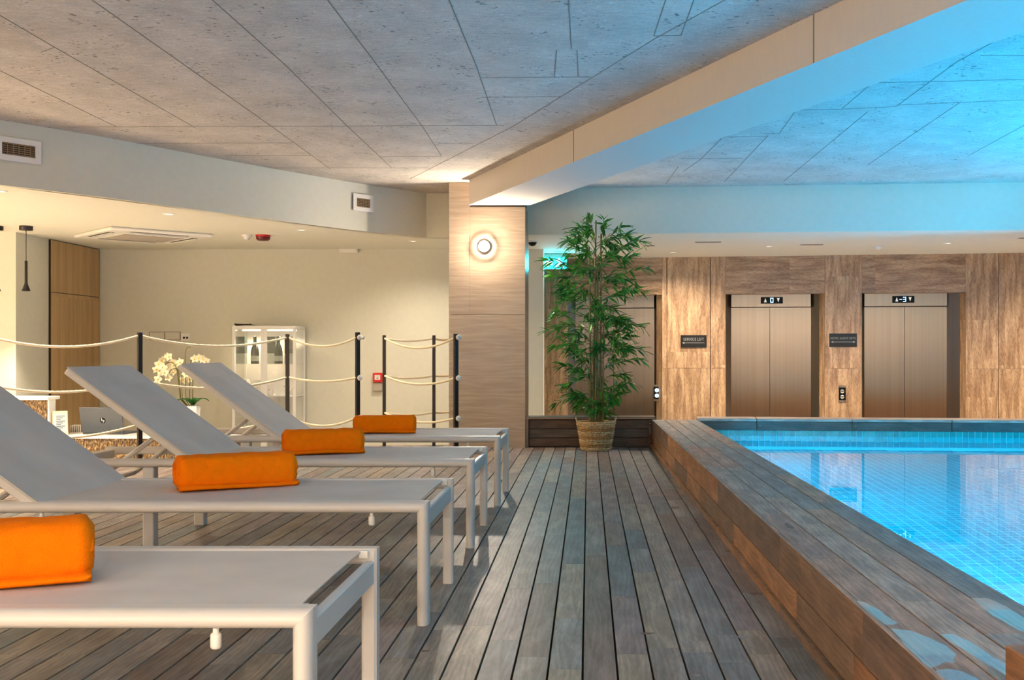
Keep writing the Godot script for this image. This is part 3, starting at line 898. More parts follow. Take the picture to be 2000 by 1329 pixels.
func d_profile(mirror: bool) -> Array:   # rail section: (height from 0 to 0.037, depth from outer bulge), going round
	var pr := []
	for k in 11:
		var a := PI * k / 10.0
		pr.append(Vector2(0.0185 - 0.0185 * cos(a), 0.024 - 0.024 * sin(a)))
	pr.append(Vector2(0.037, 0.056)); pr.append(Vector2(0.031, 0.062)); pr.append(Vector2(0.006, 0.062)); pr.append(Vector2(0.0, 0.056))
	return pr
func make_lounger() -> Node3D:
	# local axes: x = 0 at the foot end (running to -x), z = 0 at the rail nearer the bare deck, going to -z
	var o := Node3D.new()
	put(o, "sun_lounger")
	var pr := d_profile(false)
	for side in [0, 1]:
		var zz := func(d: float) -> float: return -d if side == 0 else -(L_W - d)
		var st := S(true)
		var n := pr.size()
		for k in n:
			var p: Vector2 = pr[k]
			var q: Vector2 = pr[(k + 1) % n]
			var y0 := L_TOP - 0.037
			var a := Vector3(-0.037 + p.x, y0 + p.x, zz.call(p.y))
			var b := Vector3(-0.037 + q.x, y0 + q.x, zz.call(q.y))
			var c := Vector3(-1.93, y0 + q.x, zz.call(q.y))
			var d := Vector3(-1.93, y0 + p.x, zz.call(p.y))
			st.set_smooth_group(0 if k < 10 else -1)
			if side == 0: quad(st, a, b, c, d)
			else: quad(st, d, c, b, a)
		st.set_smooth_group(-1)
		for k in range(1, n - 1):
			var t0 := Vector3(-1.93, L_TOP - 0.037 + pr[0].x, zz.call(pr[0].y))
			tri(st, t0, Vector3(-1.93, L_TOP - 0.037 + pr[k].x, zz.call(pr[k].y)), Vector3(-1.93, L_TOP - 0.037 + pr[k + 1].x, zz.call(pr[k + 1].y)))
		mk("rail", st, M.frame, o)
		st = S(true)
		for k in n:
			var p: Vector2 = pr[k]
			var q: Vector2 = pr[(k + 1) % n]
			var a := Vector3(-0.037 + p.x, L_TOP - 0.037 + p.x, zz.call(p.y))
			var b := Vector3(-0.037 + q.x, L_TOP - 0.037 + q.x, zz.call(q.y))
			var c := Vector3(-0.037 + q.x, 0.0, zz.call(q.y))
			var d := Vector3(-0.037 + p.x, 0.0, zz.call(p.y))
			st.set_smooth_group(0 if k < 10 else -1)
			if side == 0: quad(st, d, c, b, a)
			else: quad(st, a, b, c, d)
		mk("leg", st, M.frame, o)
		# rear leg
		part_box("leg", Vector3(-1.48, 0.0, -0.058 if side == 0 else -L_W + 0.004), Vector3(-1.43, L_TOP - 0.036, -0.004 if side == 0 else -L_W + 0.058), M.frame, o, 0.004)
		# stacking pegs below the rail
		for x in [-0.185, -1.25]:
			st = S(true)
			var zc: float = zz.call(0.030)
			lathe(st, [Vector2(0.0, 0.318), Vector2(0.008, 0.319), Vector2(0.0105, 0.323), Vector2(0.0105, 0.345), Vector2(0.009, 0.348), Vector2(0.006, 0.349), Vector2(0.006, 0.362)], 12, Transform3D(Basis.IDENTITY, Vector3(x, 0, zc)))
			mk("peg", st, M.white, o)
	# cross bars
	part_box("cross_bar", Vector3(-0.030, 0.310, -L_W + 0.05), Vector3(-0.006, 0.368, -0.05), M.frame, o, 0.004)
	part_box("cross_bar", Vector3(-1.925, 0.345, -L_W + 0.05), Vector3(-1.88, 0.385, -0.05), M.frame, o, 0.004)
	# seat sling: slack between the rails, edge a little hollow at the foot
	var st := S(true)
	cloth(st, -0.034, -1.262, L_TOP - 0.004, 0.030, Transform3D.IDENTITY, 0.008, 0.006)
	var seat := mk("seat_sling", st, M.sling, o)
	for x in [-0.030]:
		for side in [0, 1]:
			var z0 := -0.045 if side == 0 else -L_W + 0.045
			part_box("sling_bar_end", Vector3(x - 0.012, L_TOP - 0.022, minf(z0, z0 - (0.03 if side == 0 else -0.03))), Vector3(x + 0.012, L_TOP - 0.003, maxf(z0, z0 - (0.03 if side == 0 else -0.03))), M.white, o, 0.002)
	# raised back
	var ang := atan2(0.415, 0.565)
	var bt := Transform3D(Basis(Vector3.BACK, -ang), Vector3(-1.262, L_TOP - 0.012, 0))
	for side in [0, 1]:
		var z0 := -0.046 if side == 0 else -L_W + 0.016
		part_box("back_bar", Vector3(-0.70, -0.022, z0), Vector3(0.0, 0.008, z0 + 0.030), M.frame, o, 0.004, bt)
	part_box("back_bar", Vector3(-0.70, -0.020, -L_W + 0.046), Vector3(-0.672, 0.006, -0.046), M.frame, o, 0.004, bt)
	st = S(true)
	cloth(st, 0.004, -0.704, 0.012, 0.014, bt, 0.010, 0.0)
	mk("back_sling", st, M.sling, o)
	# prop frame under the back
	for side in [0, 1]:
		var z0 := -0.12 if side == 0 else -L_W + 0.12
		st = S(true)
		tube(st, [Vector3(-1.44, 0.512, z0), Vector3(-1.76, 0.272, z0)], 0.0115, 10)
		mk("prop", st, M.frame, o)
	st = S(true)
	tube(st, [Vector3(-1.76, 0.272, -0.12), Vector3(-1.76, 0.272, -L_W + 0.12)], 0.0105, 10)
	mk("prop", st, M.frame, o)
	return o
func cloth(st: SurfaceTool, x0: float, x1: float, y: float, inset: float, t: Transform3D, sag: float, hollow: float) -> void:
	var nu := 16
	var nv := 12
	var top := []
	for i in nu + 1:
		var row := []
		for j in nv + 1:
			var v := float(j) / nv
			var u := float(i) / nu
			var bow := 4.0 * v * (1.0 - v)
			var x := lerpf(x0 - hollow * bow * (1.0 - u), x1, u)
			row.append(Vector3(x, y - sag * bow * sin(PI * clampf(u * 0.9 + 0.05, 0, 1)), -lerpf(inset, L_W - inset, v)))
		top.append(row)
	var dn := Vector3(0, -0.003, 0)
	for i in nu:
		for j in nv:
			quad(st, t * top[i][j], t * top[i][j + 1], t * top[i + 1][j + 1], t * top[i + 1][j])
			quad(st, t * (top[i + 1][j] + dn), t * (top[i + 1][j + 1] + dn), t * (top[i][j + 1] + dn), t * (top[i][j] + dn))
	st.set_smooth_group(-1)
	for i in nu:
		quad(st, t * top[i][0], t * top[i + 1][0], t * (top[i + 1][0] + dn), t * (top[i][0] + dn))
		quad(st, t * top[i + 1][nv], t * top[i][nv], t * (top[i][nv] + dn), t * (top[i + 1][nv] + dn))
	for j in nv:
		quad(st, t * top[0][j + 1], t * top[0][j], t * (top[0][j] + dn), t * (top[0][j + 1] + dn))
		quad(st, t * top[nu][j], t * top[nu][j + 1], t * (top[nu][j + 1] + dn), t * (top[nu][j] + dn))

func make_towel(at: Vector3, turn: float, length: float, seed_: int, label: String, w := 0.155, h := 0.112) -> void:
	var o := thing("rolled_towel", label, "towel", at, turn, "orange towels on the loungers")
	var n := noise(seed_, 5.0, 3)
	var ring := func(x: float, a: float, sc: float, dw: float, cy: float, hh: float) -> Vector3:
		# rounded flat-bottomed section
		var ex := 2.0 / 3.6
		var c := cos(a)
		var s := sin(a)
		var z := signf(c) * pow(absf(c), ex) * (w * 0.5 + dw)
		var y := signf(s) * pow(absf(s), ex) * hh * 0.5
		var wob := 1.0 + 0.06 * n.get_noise_3d(x * 3.0, y * 4.0, z * 4.0)
		return Vector3(x, cy + y * sc * wob, z * sc * wob)
	var st := S(true)
	var m := 26
	var q := 36
	var rows := []
	for i in m + 1:
		var u := float(i) / m
		var x := (u - 0.5) * length
		var e := minf(u, 1.0 - u) * length
		var sc := 1.0 if e > 0.016 else sqrt(maxf(0.0, 1.0 - pow((0.016 - e) / 0.016, 2.0) * 0.55))
		var row := []
		for k in q:
			row.append(ring.call(x + 0.004 * n.get_noise_2d(k * 0.3, i * 0.1), TAU * k / q, sc, 0.0, h * 0.5 + 0.001, h))
		rows.append(row)
	for i in m:
		for k in q:
			var j := (k + 1) % q
			quad(st, rows[i][k], rows[i][j], rows[i + 1][j], rows[i + 1][k])
	for i in [0, m]:
		var c := Vector3.ZERO
		for p in rows[i]: c += p
		c /= q
		c.x += 0.006 if i == 0 else -0.006
		for k in q:
			if i == 0: tri(st, c, rows[i][(k + 1) % q], rows[i][k])
			else: tri(st, c, rows[i][k], rows[i][(k + 1) % q])
	mk("roll", st, M.towel, o)
	# spiral layers on both ends
	for s in [-1, 1]:
		st = S(true)
		var path := []
		for k in 40:
			var a := k * 0.42
			var r := 1.0 - k / 44.0
			path.append(Vector3(s * (length * 0.5 - 0.0055 + 0.002 * r), h * 0.5 + sin(a) * h * 0.36 * r, cos(a) * w * 0.38 * r))
		tube(st, path, 0.0052, 6)
		mk("end_fold", st, M.towel, o)
	# loose outer edge, lying along the foot of the roll on the near side
	st = S(true)
	rows = []
	for i in m + 1:
		var u := float(i) / m
		var x := (u - 0.5) * (length * 0.985)
		var lift_ := 0.004 * n.get_noise_2d(u * 2.0, 9.0) + 0.006 * sin(u * 5.0 + seed_)
		var row := []
		for k in 14:
			var a := TAU * k / 14
			row.append(Vector3(x, 0.013 + 0.011 * sin(a) + lift_ * 0.4, w * 0.36 + 0.055 * cos(a) * 0.75 + lift_))
		rows.append(row)
	for i in m:
		for k in 14:
			var j := (k + 1) % 14
			quad(st, rows[i][k], rows[i][j], rows[i + 1][j], rows[i + 1][k])
	for k in range(1, 13):
		tri(st, rows[0][0], rows[0][k + 1], rows[0][k])
		tri(st, rows[m][0], rows[m][k], rows[m][k + 1])
	mk("loose_edge", st, M.towel, o)

func build_loungers() -> void:
	var zs := [2.0, 3.44, 4.80, 6.12]
	var xs := [-0.518, -0.514, -0.512, -0.502]
	var names := ["white sling lounger standing at the end of the row farthest from the stone pillar", "white sling lounger, third of the row from the stone pillar", "white sling lounger, second of the row from the stone pillar", "white sling lounger next to the stone pillar and the rope posts"]
	var src := make_lounger()
	for k in 4:
		var o: Node3D = src
		if k:
			o = src.duplicate()
			put(o, "sun_lounger")
		o.position = Vector3(xs[k], 0, -zs[k])
		tag(o, names[k], "lounger", "white loungers in a row on the deck")
	var y := L_TOP - 0.011
	make_towel(Vector3(-1.285, y, -2.28), 0.42, 0.43, 3, "bright orange rolled towel on the lounger farthest from the pillar", 0.175, 0.132)
	make_towel(Vector3(-1.285, y, -3.92), 0.52, 0.42, 7, "orange rolled towel on the third lounger from the pillar", 0.155, 0.122)
	make_towel(Vector3(-1.285, y, -5.21), 0.40, 0.38, 12, "orange rolled towel on the second lounger from the pillar", 0.135, 0.118)
	make_towel(Vector3(-1.235, y, -6.53), 0.14, 0.375, 19, "orange rolled towel on the lounger next to the pillar", 0.13, 0.106)

# ---------------------------------------------------------------- rope posts
func build_ropes() -> void:
	var posts := {
		"g": [-40.0, 7.6, 0.032, 0.3, "dark metal rope post behind the third lounger's raised back"], "a": [273.0, 8.3, 0.033, 0.75, "dark metal rope post in front of the oak cupboard and orchid"], "b": [561.5, 9.3, 0.030, 0.0, "dark metal rope post in front of the glass display cabinet"],
		"c": [698.5, 9.2, 0.034, 0.6, "dark rope post with pale knobs beside the glass cabinet"], "d": [750.5, 9.9, 0.028, 0.0, "slim brown rope post just beside the red call point"], "e": [847.5, 9.95, 0.030, 0.1, "slim brown rope post near the left side of the stone pillar"], "f": [890.5, 9.1, 0.034, 0.6, "dark rope post with pale knobs in front of the stone pillar"]}
	var at := {}
	for k in posts:
		var p: Array = posts[k]
		var b := P(p[0], 0, p[1])
		at[k] = Vector3(b.x, 0, b.z)
		var top := 1.03 if k != "c" else 1.045
		var o := thing("rope_post", p[4], "post", Vector3(b.x, 0, b.z), p[3], "rope posts at the deck edge")
		part_box("shaft", Vector3(-p[2] / 2, 0, -p[2] / 2), Vector3(p[2] / 2, top, p[2] / 2), M.post, o, 0.002)
		part_box("foot_plate", Vector3(-0.05, 0, -0.05), Vector3(0.05, 0.006, 0.05), M.post, o, 0.001)
		if k in ["c", "f"]:
			for h in [1.0, 0.655, 0.315]:
				var st := S(true)
				lathe(st, [Vector2(0.0, 0.0), Vector2(0.008, 0.0), Vector2(0.008, 0.012), Vector2(0.021, 0.014), Vector2(0.024, 0.022), Vector2(0.021, 0.032), Vector2(0.0, 0.035)], 16, Transform3D(Basis(Vector3.RIGHT, PI / 2) , Vector3(0.004, h, p[2] / 2)))
				mk("knob", st, M.white, o)
				if k == "c" and h == 1.0:
					st = S(true)
					tube(st, [Vector3(0.01, h, p[2] / 2 + 0.02), Vector3(0.04, h - 0.008, p[2] / 2 + 0.006), Vector3(0.062, h + 0.004, p[2] / 2 - 0.015)], [0.009, 0.011, 0.007], 8)
					mk("snap_hook", st, M.chrome, o)
	var levels := ["top", "middle", "lowest"]
	var hs := [1.0, 0.655, 0.315]
	var spans := [["g", "a", [0.085, 0.075, 0.075], "hanging in front of the oak cupboard"], ["a", "b", [0.075, 0.075, 0.085], "hanging in front of the orchid"], ["b", "c", [0.075, 0.032, 0.075], "hanging just right of the glass cabinet"], ["d", "f", [0.09, 0.065, 0.06], "sagging loosely across the stair opening"], ["d", "e", [0.022, 0.022, 0.022], "strung behind the stair opening"], ["e", "w", [0.014, 0.006, 0.006], "running behind the left side of the stone pillar"]]
	at["w"] = Vector3(-1.275, 0, -10.1)
	for s in spans:
		for l in 3:
			var a: Vector3 = at[s[0]] + Vector3(0, hs[l], 0)
			var b: Vector3 = at[s[1]] + Vector3(0, hs[l], 0)
			var along := (b - a).normalized() * 0.012
			a += along; b -= along
			var path := []
			var n := 90
			for i in n + 1:
				var u := float(i) / n
				path.append(a.lerp(b, u) - Vector3(0, 4.0 * u * (1.0 - u) * s[2][l], 0))
			var st := S(true)
			tube(st, path, 0.0095, 9, 110.0, 3)
			tag(mk("rope", st, M.rope, self), "%s cream twisted rope %s" % [levels[l], s[3]], "rope", "cream barrier ropes")

# ---------------------------------------------------------------- bamboo in its basket
func leaf_mesh() -> ArrayMesh:
	var st := S(true)
	var n := 5
	var prev := []
	for i in n + 1:
		var u := float(i) / n
		var w: float = 0.010 * [0.12, 0.85, 1.0, 0.80, 0.42, 0.0][i]
		var y := -0.22 * u * u * 0.1
		var row := [Vector3(-w, y + 0.002, u * 0.1), Vector3(0, y - 0.0015, u * 0.1), Vector3(w, y + 0.002, u * 0.1)]
		if i:
			for k in 2: quad(st, prev[k], row[k], row[k + 1], prev[k + 1])
		prev = row
	st.generate_normals()
	return st.commit()
func build_bamboo() -> void:
	rng.seed = 77
	var base := P(1164, 0, 9.62)
	base.y = 0
	var b := thing("wicker_basket", "round woven wicker basket holding the bamboo plant", "basket", base)
	var rad := func(y: float) -> float: return lerpf(0.128, 0.168, y / 0.25)
	var st := S(true)
	lathe(st, [Vector2(0.0, 0.0), Vector2(0.124, 0.0), Vector2(0.157, 0.225), Vector2(0.148, 0.225), Vector2(0.0, 0.2)], 40)
	mk("liner", st, M.wicker[1], b)
	for r in 17:
		st = S(true)
		var path := []
		var y := 0.008 + 0.0142 * r
		for k in 121:
			var a := TAU * k / 120.0
			var rr: float = rad.call(y) + 0.005 * sin(a * 15.0 + PI * (r % 2)) + 0.001 * sin(a * 47.0 + r)
			path.append(Vector3(cos(a) * rr, y + 0.0025 * sin(a * 5.0 + r * 1.7), sin(a) * rr))
		tube(st, path, 0.0078, 6)
		mk("weave", st, M.wicker[[0, 1, 0, 2, 1][(r * 3) % 5]], b)
	st = S(true)
	var rim := []
	for k in 61:
		var a := TAU * k / 60.0
		rim.append(Vector3(cos(a) * 0.168, 0.25, sin(a) * 0.168))
	tube(st, rim, 0.010, 8, 60.0, 3)
	mk("rim", st, M.wicker[0], b)
	for s in [-1, 1]:
		st = S(true)
		var hp := []
		for k in 13:
			var a := PI * k / 12.0
			hp.append(Vector3(s * (0.168 + 0.012 * sin(a)), 0.245 + 0.05 * sin(a), cos(a) * 0.05))
		tube(st, hp, 0.006, 7)
		mk("handle", st, M.wicker[2], b)
	var o := thing("bamboo_plant", "tall leafy green bamboo plant growing out of the wicker basket", "plant", base + Vector3(0, 0.2, 0))
	var canes := []
	for c in [[-0.050, 0.01, 1.62, 0.013], [-0.018, -0.02, 1.86, 0.014], [0.014, 0.015, 1.45, 0.012], [0.040, -0.01, 1.74, 0.013], [-0.002, 0.045, 1.30, 0.011], [0.062, 0.02, 1.12, 0.010]]:
		st = S(true)
		var path := []
		var rr := []
		var lean := Vector3(rng.randf_range(-0.02, 0.02), 0, rng.randf_range(-0.02, 0.02))
		var nn := 60
		for k in nn + 1:
			var u := float(k) / nn
			path.append(Vector3(c[0], 0, c[1]) + lean * u * u + Vector3(0, u * c[2], 0))
			var node: float = fposmod(u * c[2] / 0.17, 1.0)
			rr.append(c[3] * lerpf(1.0, 0.45, u) * (1.18 if node < 0.07 else 1.0))
		tube(st, path, rr, 9)
		mk("cane", st, M.cane, o)
		canes.append([path, c[2]])
	var lm := leaf_mesh()
	var leaves := []
	# half-width of the crown by height above the soil
	var reach := func(y: float) -> float:
		var pts := [[0.10, 0.16], [0.35, 0.34], [0.6, 0.42], [0.85, 0.47], [1.15, 0.44], [1.35, 0.46], [1.5, 0.42], [1.66, 0.36], [1.80, 0.10], [1.9, 0.03]]
		for k in pts.size() - 1:
			if y <= pts[k + 1][0]: return lerpf(pts[k][1], pts[k + 1][1], clampf((y - pts[k][0]) / (pts[k + 1][0] - pts[k][0]), 0, 1))
		return 0.03
	var nb := 104
	for i in nb:
		var yt := clampf(0.12 + 1.66 * pow((i + 0.5) / nb, 0.92) + rng.randf_range(-0.10, 0.10), 0.1, 1.8)
		var cn: Array = canes[i % 6]
		if yt > cn[1] * 0.97: cn = canes[1] if i % 2 else canes[3]
		if yt > cn[1] * 0.97: cn = canes[1]
		var start: Vector3 = cn[0][int(clampf(yt / cn[1] * 60.0 - 3.0, 2, 60))]
		var a := i * 2.39996 + rng.randf() * 0.5
		var r: float = reach.call(yt) * rng.randf_range(0.62, 1.05)
		var d := Vector3(cos(a), 0, sin(a) * 0.9)
		var tip := Vector3(0, 0, 0) + d * r + Vector3(0, yt + rng.randf_range(-0.16, 0.18), 0)
		if tip.z < -0.225: tip.z = -0.225
		var midp := start.lerp(tip, 0.55) + Vector3(0, 0.07, 0)
		var bp := []
		for k in 9:
			var u := k / 8.0
			bp.append(start.lerp(midp, u).lerp(midp.lerp(tip, u), u))
		st = S(true)
		tube(st, bp, [0.0035, 0.0033, 0.003, 0.0028, 0.0026, 0.0023, 0.002, 0.0017, 0.0012], 5)
		mk("branch", st, M.cane, o)
		for k in range(2, 9):
			var u := k / 8.0
			var n := 1 if k < 4 else (3 if k < 8 else 5)
			for j in n:
				var out: Vector3 = (bp[k] - bp[k - 1]).normalized()
				var fan := rng.randf_range(-1.1, 1.1)
				out = out.rotated(Vector3.UP, fan)
				out.y = out.y * 0.5 - rng.randf_range(-0.65, 0.9)
				out = out.normalized()
				var pos: Vector3 = bp[k] + Vector3(rng.randf_range(-0.012, 0.012), rng.randf_range(-0.01, 0.01), rng.randf_range(-0.012, 0.012))
				var sc := rng.randf_range(0.8, 1.35)
				if pos.z + out.z * 0.1 * sc < -0.235: out.z = absf(out.z)
				var bs := Basis.looking_at(-out, Vector3.UP.rotated(Vector3.RIGHT, rng.randf_range(-0.6, 0.6))) * Basis(Vector3.BACK, rng.randf_range(-0.7, 0.7))
				leaves.append([Transform3D(bs.scaled(Vector3.ONE * sc), pos), sc * (1.0 + 2.0 * pos.z), rng.randi() % 4])
	leaves.sort_custom(func(p, q): return p[1] > q[1])
	var rest := [S(), S(), S(), S()]
	for i in leaves.size():
		if i < 298: inst("leaf", lm, M.leaf[leaves[i][2]], o, leaves[i][0])
		else: rest[leaves[i][2]].append_from(lm, 0, leaves[i][0])
	var am := ArrayMesh.new()
	for k in 4:
		rest[k].commit(am)
		am.surface_set_material(k, M.leaf[k])
	var f := MeshInstance3D.new()
	f.mesh = am
	put(f, "foliage", o)
	f.set_meta("kind", "stuff")

# ---------------------------------------------------------------- lamps and fittings
func downlight(at: Vector3, label: String, e: float, angle := 74.0) -> void:
	var o := thing("downlight", label, "downlight", at, 0.0, "recessed ceiling downlights")
	var st := S(true)
	lathe(st, [Vector2(0.030, 0.0), Vector2(0.032, -0.006), Vector2(0.044, -0.005), Vector2(0.047, 0.0)].map(func(v): return v), 24)
	mk("trim_ring", st, M.white, o)
	st = S()
	lathe(st, [Vector2(0.0, -0.002), Vector2(0.031, -0.002)], 24)
	mk("lamp_lens", st, M.lit_white, o)
	spot(o, Vector3(0, -0.012, 0), Vector3(0, -1, 0), e, M.warm, angle, 0.03, 1.0)
func sconce(at: Vector3, turn: float, label: String, e: float) -> void:
	var o := thing("wall_lamp", label, "lamp", at, turn, "round bulkhead wall lamps")
	var t := Transform3D(Basis(Vector3.RIGHT, PI / 2), Vector3.ZERO)
	var st := S(true)
	lathe(st, [Vector2(0.050, 0.0), Vector2(0.050, 0.020), Vector2(0.046, 0.026), Vector2(0.0, 0.026)], 32, t)
	mk("back_plate", st, M.chrome, o)
	st = S(true)
	var ring := []
	for k in 41:
		var a := TAU * k / 40.0
		ring.append(Vector3(cos(a) * 0.053, sin(a) * 0.053, 0.032))
	tube(st, ring, 0.0075, 8)
	mk("ring", st, M.chrome, o)
	st = S(true)
	ellipsoid(st, Vector3(0, 0, 0.038), Vector3(0.045, 0.045, 0.030), Transform3D.IDENTITY, 10, 20)
	mk("lamp_globe", st, glow(Color(1.0, 0.94, 0.84), 1.0), o)
	omni(o, Vector3(0, 0, 0.042), e, M.warm, 0.022)
func pool_light(at: Vector3, turn: float, label: String, e: float, up: float) -> void:
	var o := thing("pool_light", label, "lamp", at, turn, "round underwater pool lamps")
	var t := Transform3D(Basis(Vector3.RIGHT, PI / 2), Vector3.ZERO)
	var st := S(true)
	lathe(st, [Vector2(0.13, 0.0), Vector2(0.13, 0.02), Vector2(0.11, 0.03), Vector2(0.10, 0.024)], 32, t)
	mk("trim_ring", st, M.chrome, o)
	st = S(true)
	lathe(st, [Vector2(0.10, 0.024), Vector2(0.06, 0.034), Vector2(0.0, 0.037)], 32, t)
	mk("lamp_lens", st, glow(Color(0.35, 0.80, 1.0), 1.5), o)
	spot(o, Vector3(0, 0, 0.05), Vector3(0, up, 1.05), e, Color(0.02, 0.69, 1.0), 86.0, 0.09, 0.3)

func added_uplight(at: Vector3, e: float) -> void:
	# blue floodlight, added and unseen, to carry the pool glow onto the ceiling
	var o := thing("added_flood_light", "added unseen blue floodlight on the pool surround, tinting the ceiling blue", "lamp", at, -PI / 2, "added blue floodlights beside the pool")
	part_box("housing", Vector3(-0.16, -0.05, -0.05), Vector3(0.16, 0.05, 0.05), M.black, o, 0.008)
	part_box("foot", Vector3(-0.06, -0.07, -0.04), Vector3(0.06, -0.05, 0.04), M.black, o, 0.004)
	part_box("lamp_lens", Vector3(-0.14, 0.05, -0.035), Vector3(0.14, 0.056, 0.035), glow(Color(0.2, 0.75, 1.0), 2.0), o)
	spot(o, Vector3(0, 0.075, 0.0), Vector3(0, 0.075 + 1.732, 1.0), e, Color(0.06, 0.75, 1.0), 51.0, 0.05, 0.5)

func build_lights() -> void:
	for z in [1.2, 3.6, 6.0, 8.2]:
		added_uplight(Vector3(4.62, 0.32, -z), 11.5)
	for d in [[0, 373, "ceiling downlight nearest the hanging lamps"], [330, 418, "ceiling downlight between the curved fascia and the air conditioning cassette"], [588, 449, "ceiling downlight beside the red alarm sounder"], [807, 471, "ceiling downlight close to the stone pillar"]]:
		downlight(on_y(d[0], d[1], DROP) , d[2], 3.0)
	for d in [[1502, 481, "ceiling downlight above the lift showing 0"], [1852, 475, "ceiling downlight above the lift showing minus 3"]]:
		downlight(on_y(d[0], d[1], DROP), d[2], 5.2)
	for p in [[0.95, 12.05], [5.4, 11.3], [6.8, 11.1]]:
		downlight(Vector3(p[0], DROP, -p[1]), "ceiling downlight in the lift lobby beside other downlights", 5.2)
	for p in [[-5.6, 7.0], [-6.6, 5.6], [-7.6, 4.2], [-8.3, 5.2], [-8.3, 3.0]]:  # unseen lamps, added for warm bounce onto the hall ceiling
		downlight(Vector3(p[0], DROP, -p[1]), "unseen ceiling downlight over the lounge, added for bounce onto the hall ceiling", 30.0)
	sconce(P(946, 482, 9.845), 0.0, "round glowing bulkhead lamp on the stone pillar", 1.9)
	# the dropped ceiling runs on behind the photographer, with downlights added to fill deck and loungers
	for x in [-7.0, -5.6, -4.2, -2.8, -1.4, 0.0, 1.4]:
		downlight(Vector3(x, DROP, 1.5), "unseen downlight in the rear soffit edge, added to fill deck and loungers", 18.0, 82.0)
	for x in [-6.9, -4.6, -2.3, 0.0, 2.3]:  # unseen wall lamps, added to brighten the upper lift doors by reflection
		sconce(Vector3(x, 1.72, 4.2), PI, "unseen bulkhead lamp on the rear wall, added for the lift door reflections", 3.0)
	for x in [-6.3, -3.5, -0.7, 2.1]:  # unseen lamps, added to wash the rear wall that the doors mirror
		downlight(Vector3(x, DROP, 3.7), "unseen downlight close to the rear wall, added to brighten its reflection in the lift doors", 20.0)
	for z in [1.2, 3.0, 4.8, 6.6, 8.4]:
		pool_light(Vector3(ledge_x(z) + 0.396, -0.28, -z), PI / 2, "underwater lamp in the pool wall below the wooden ledge", 8.0, 0.0)
	for z in [0.4, 2.4, 4.4, 6.4, 8.2]:
		pool_light(Vector3(4.3, -0.28, -z), -PI / 2, "underwater lamp in the pool wall opposite the wooden ledge", 7.0, 0.0)

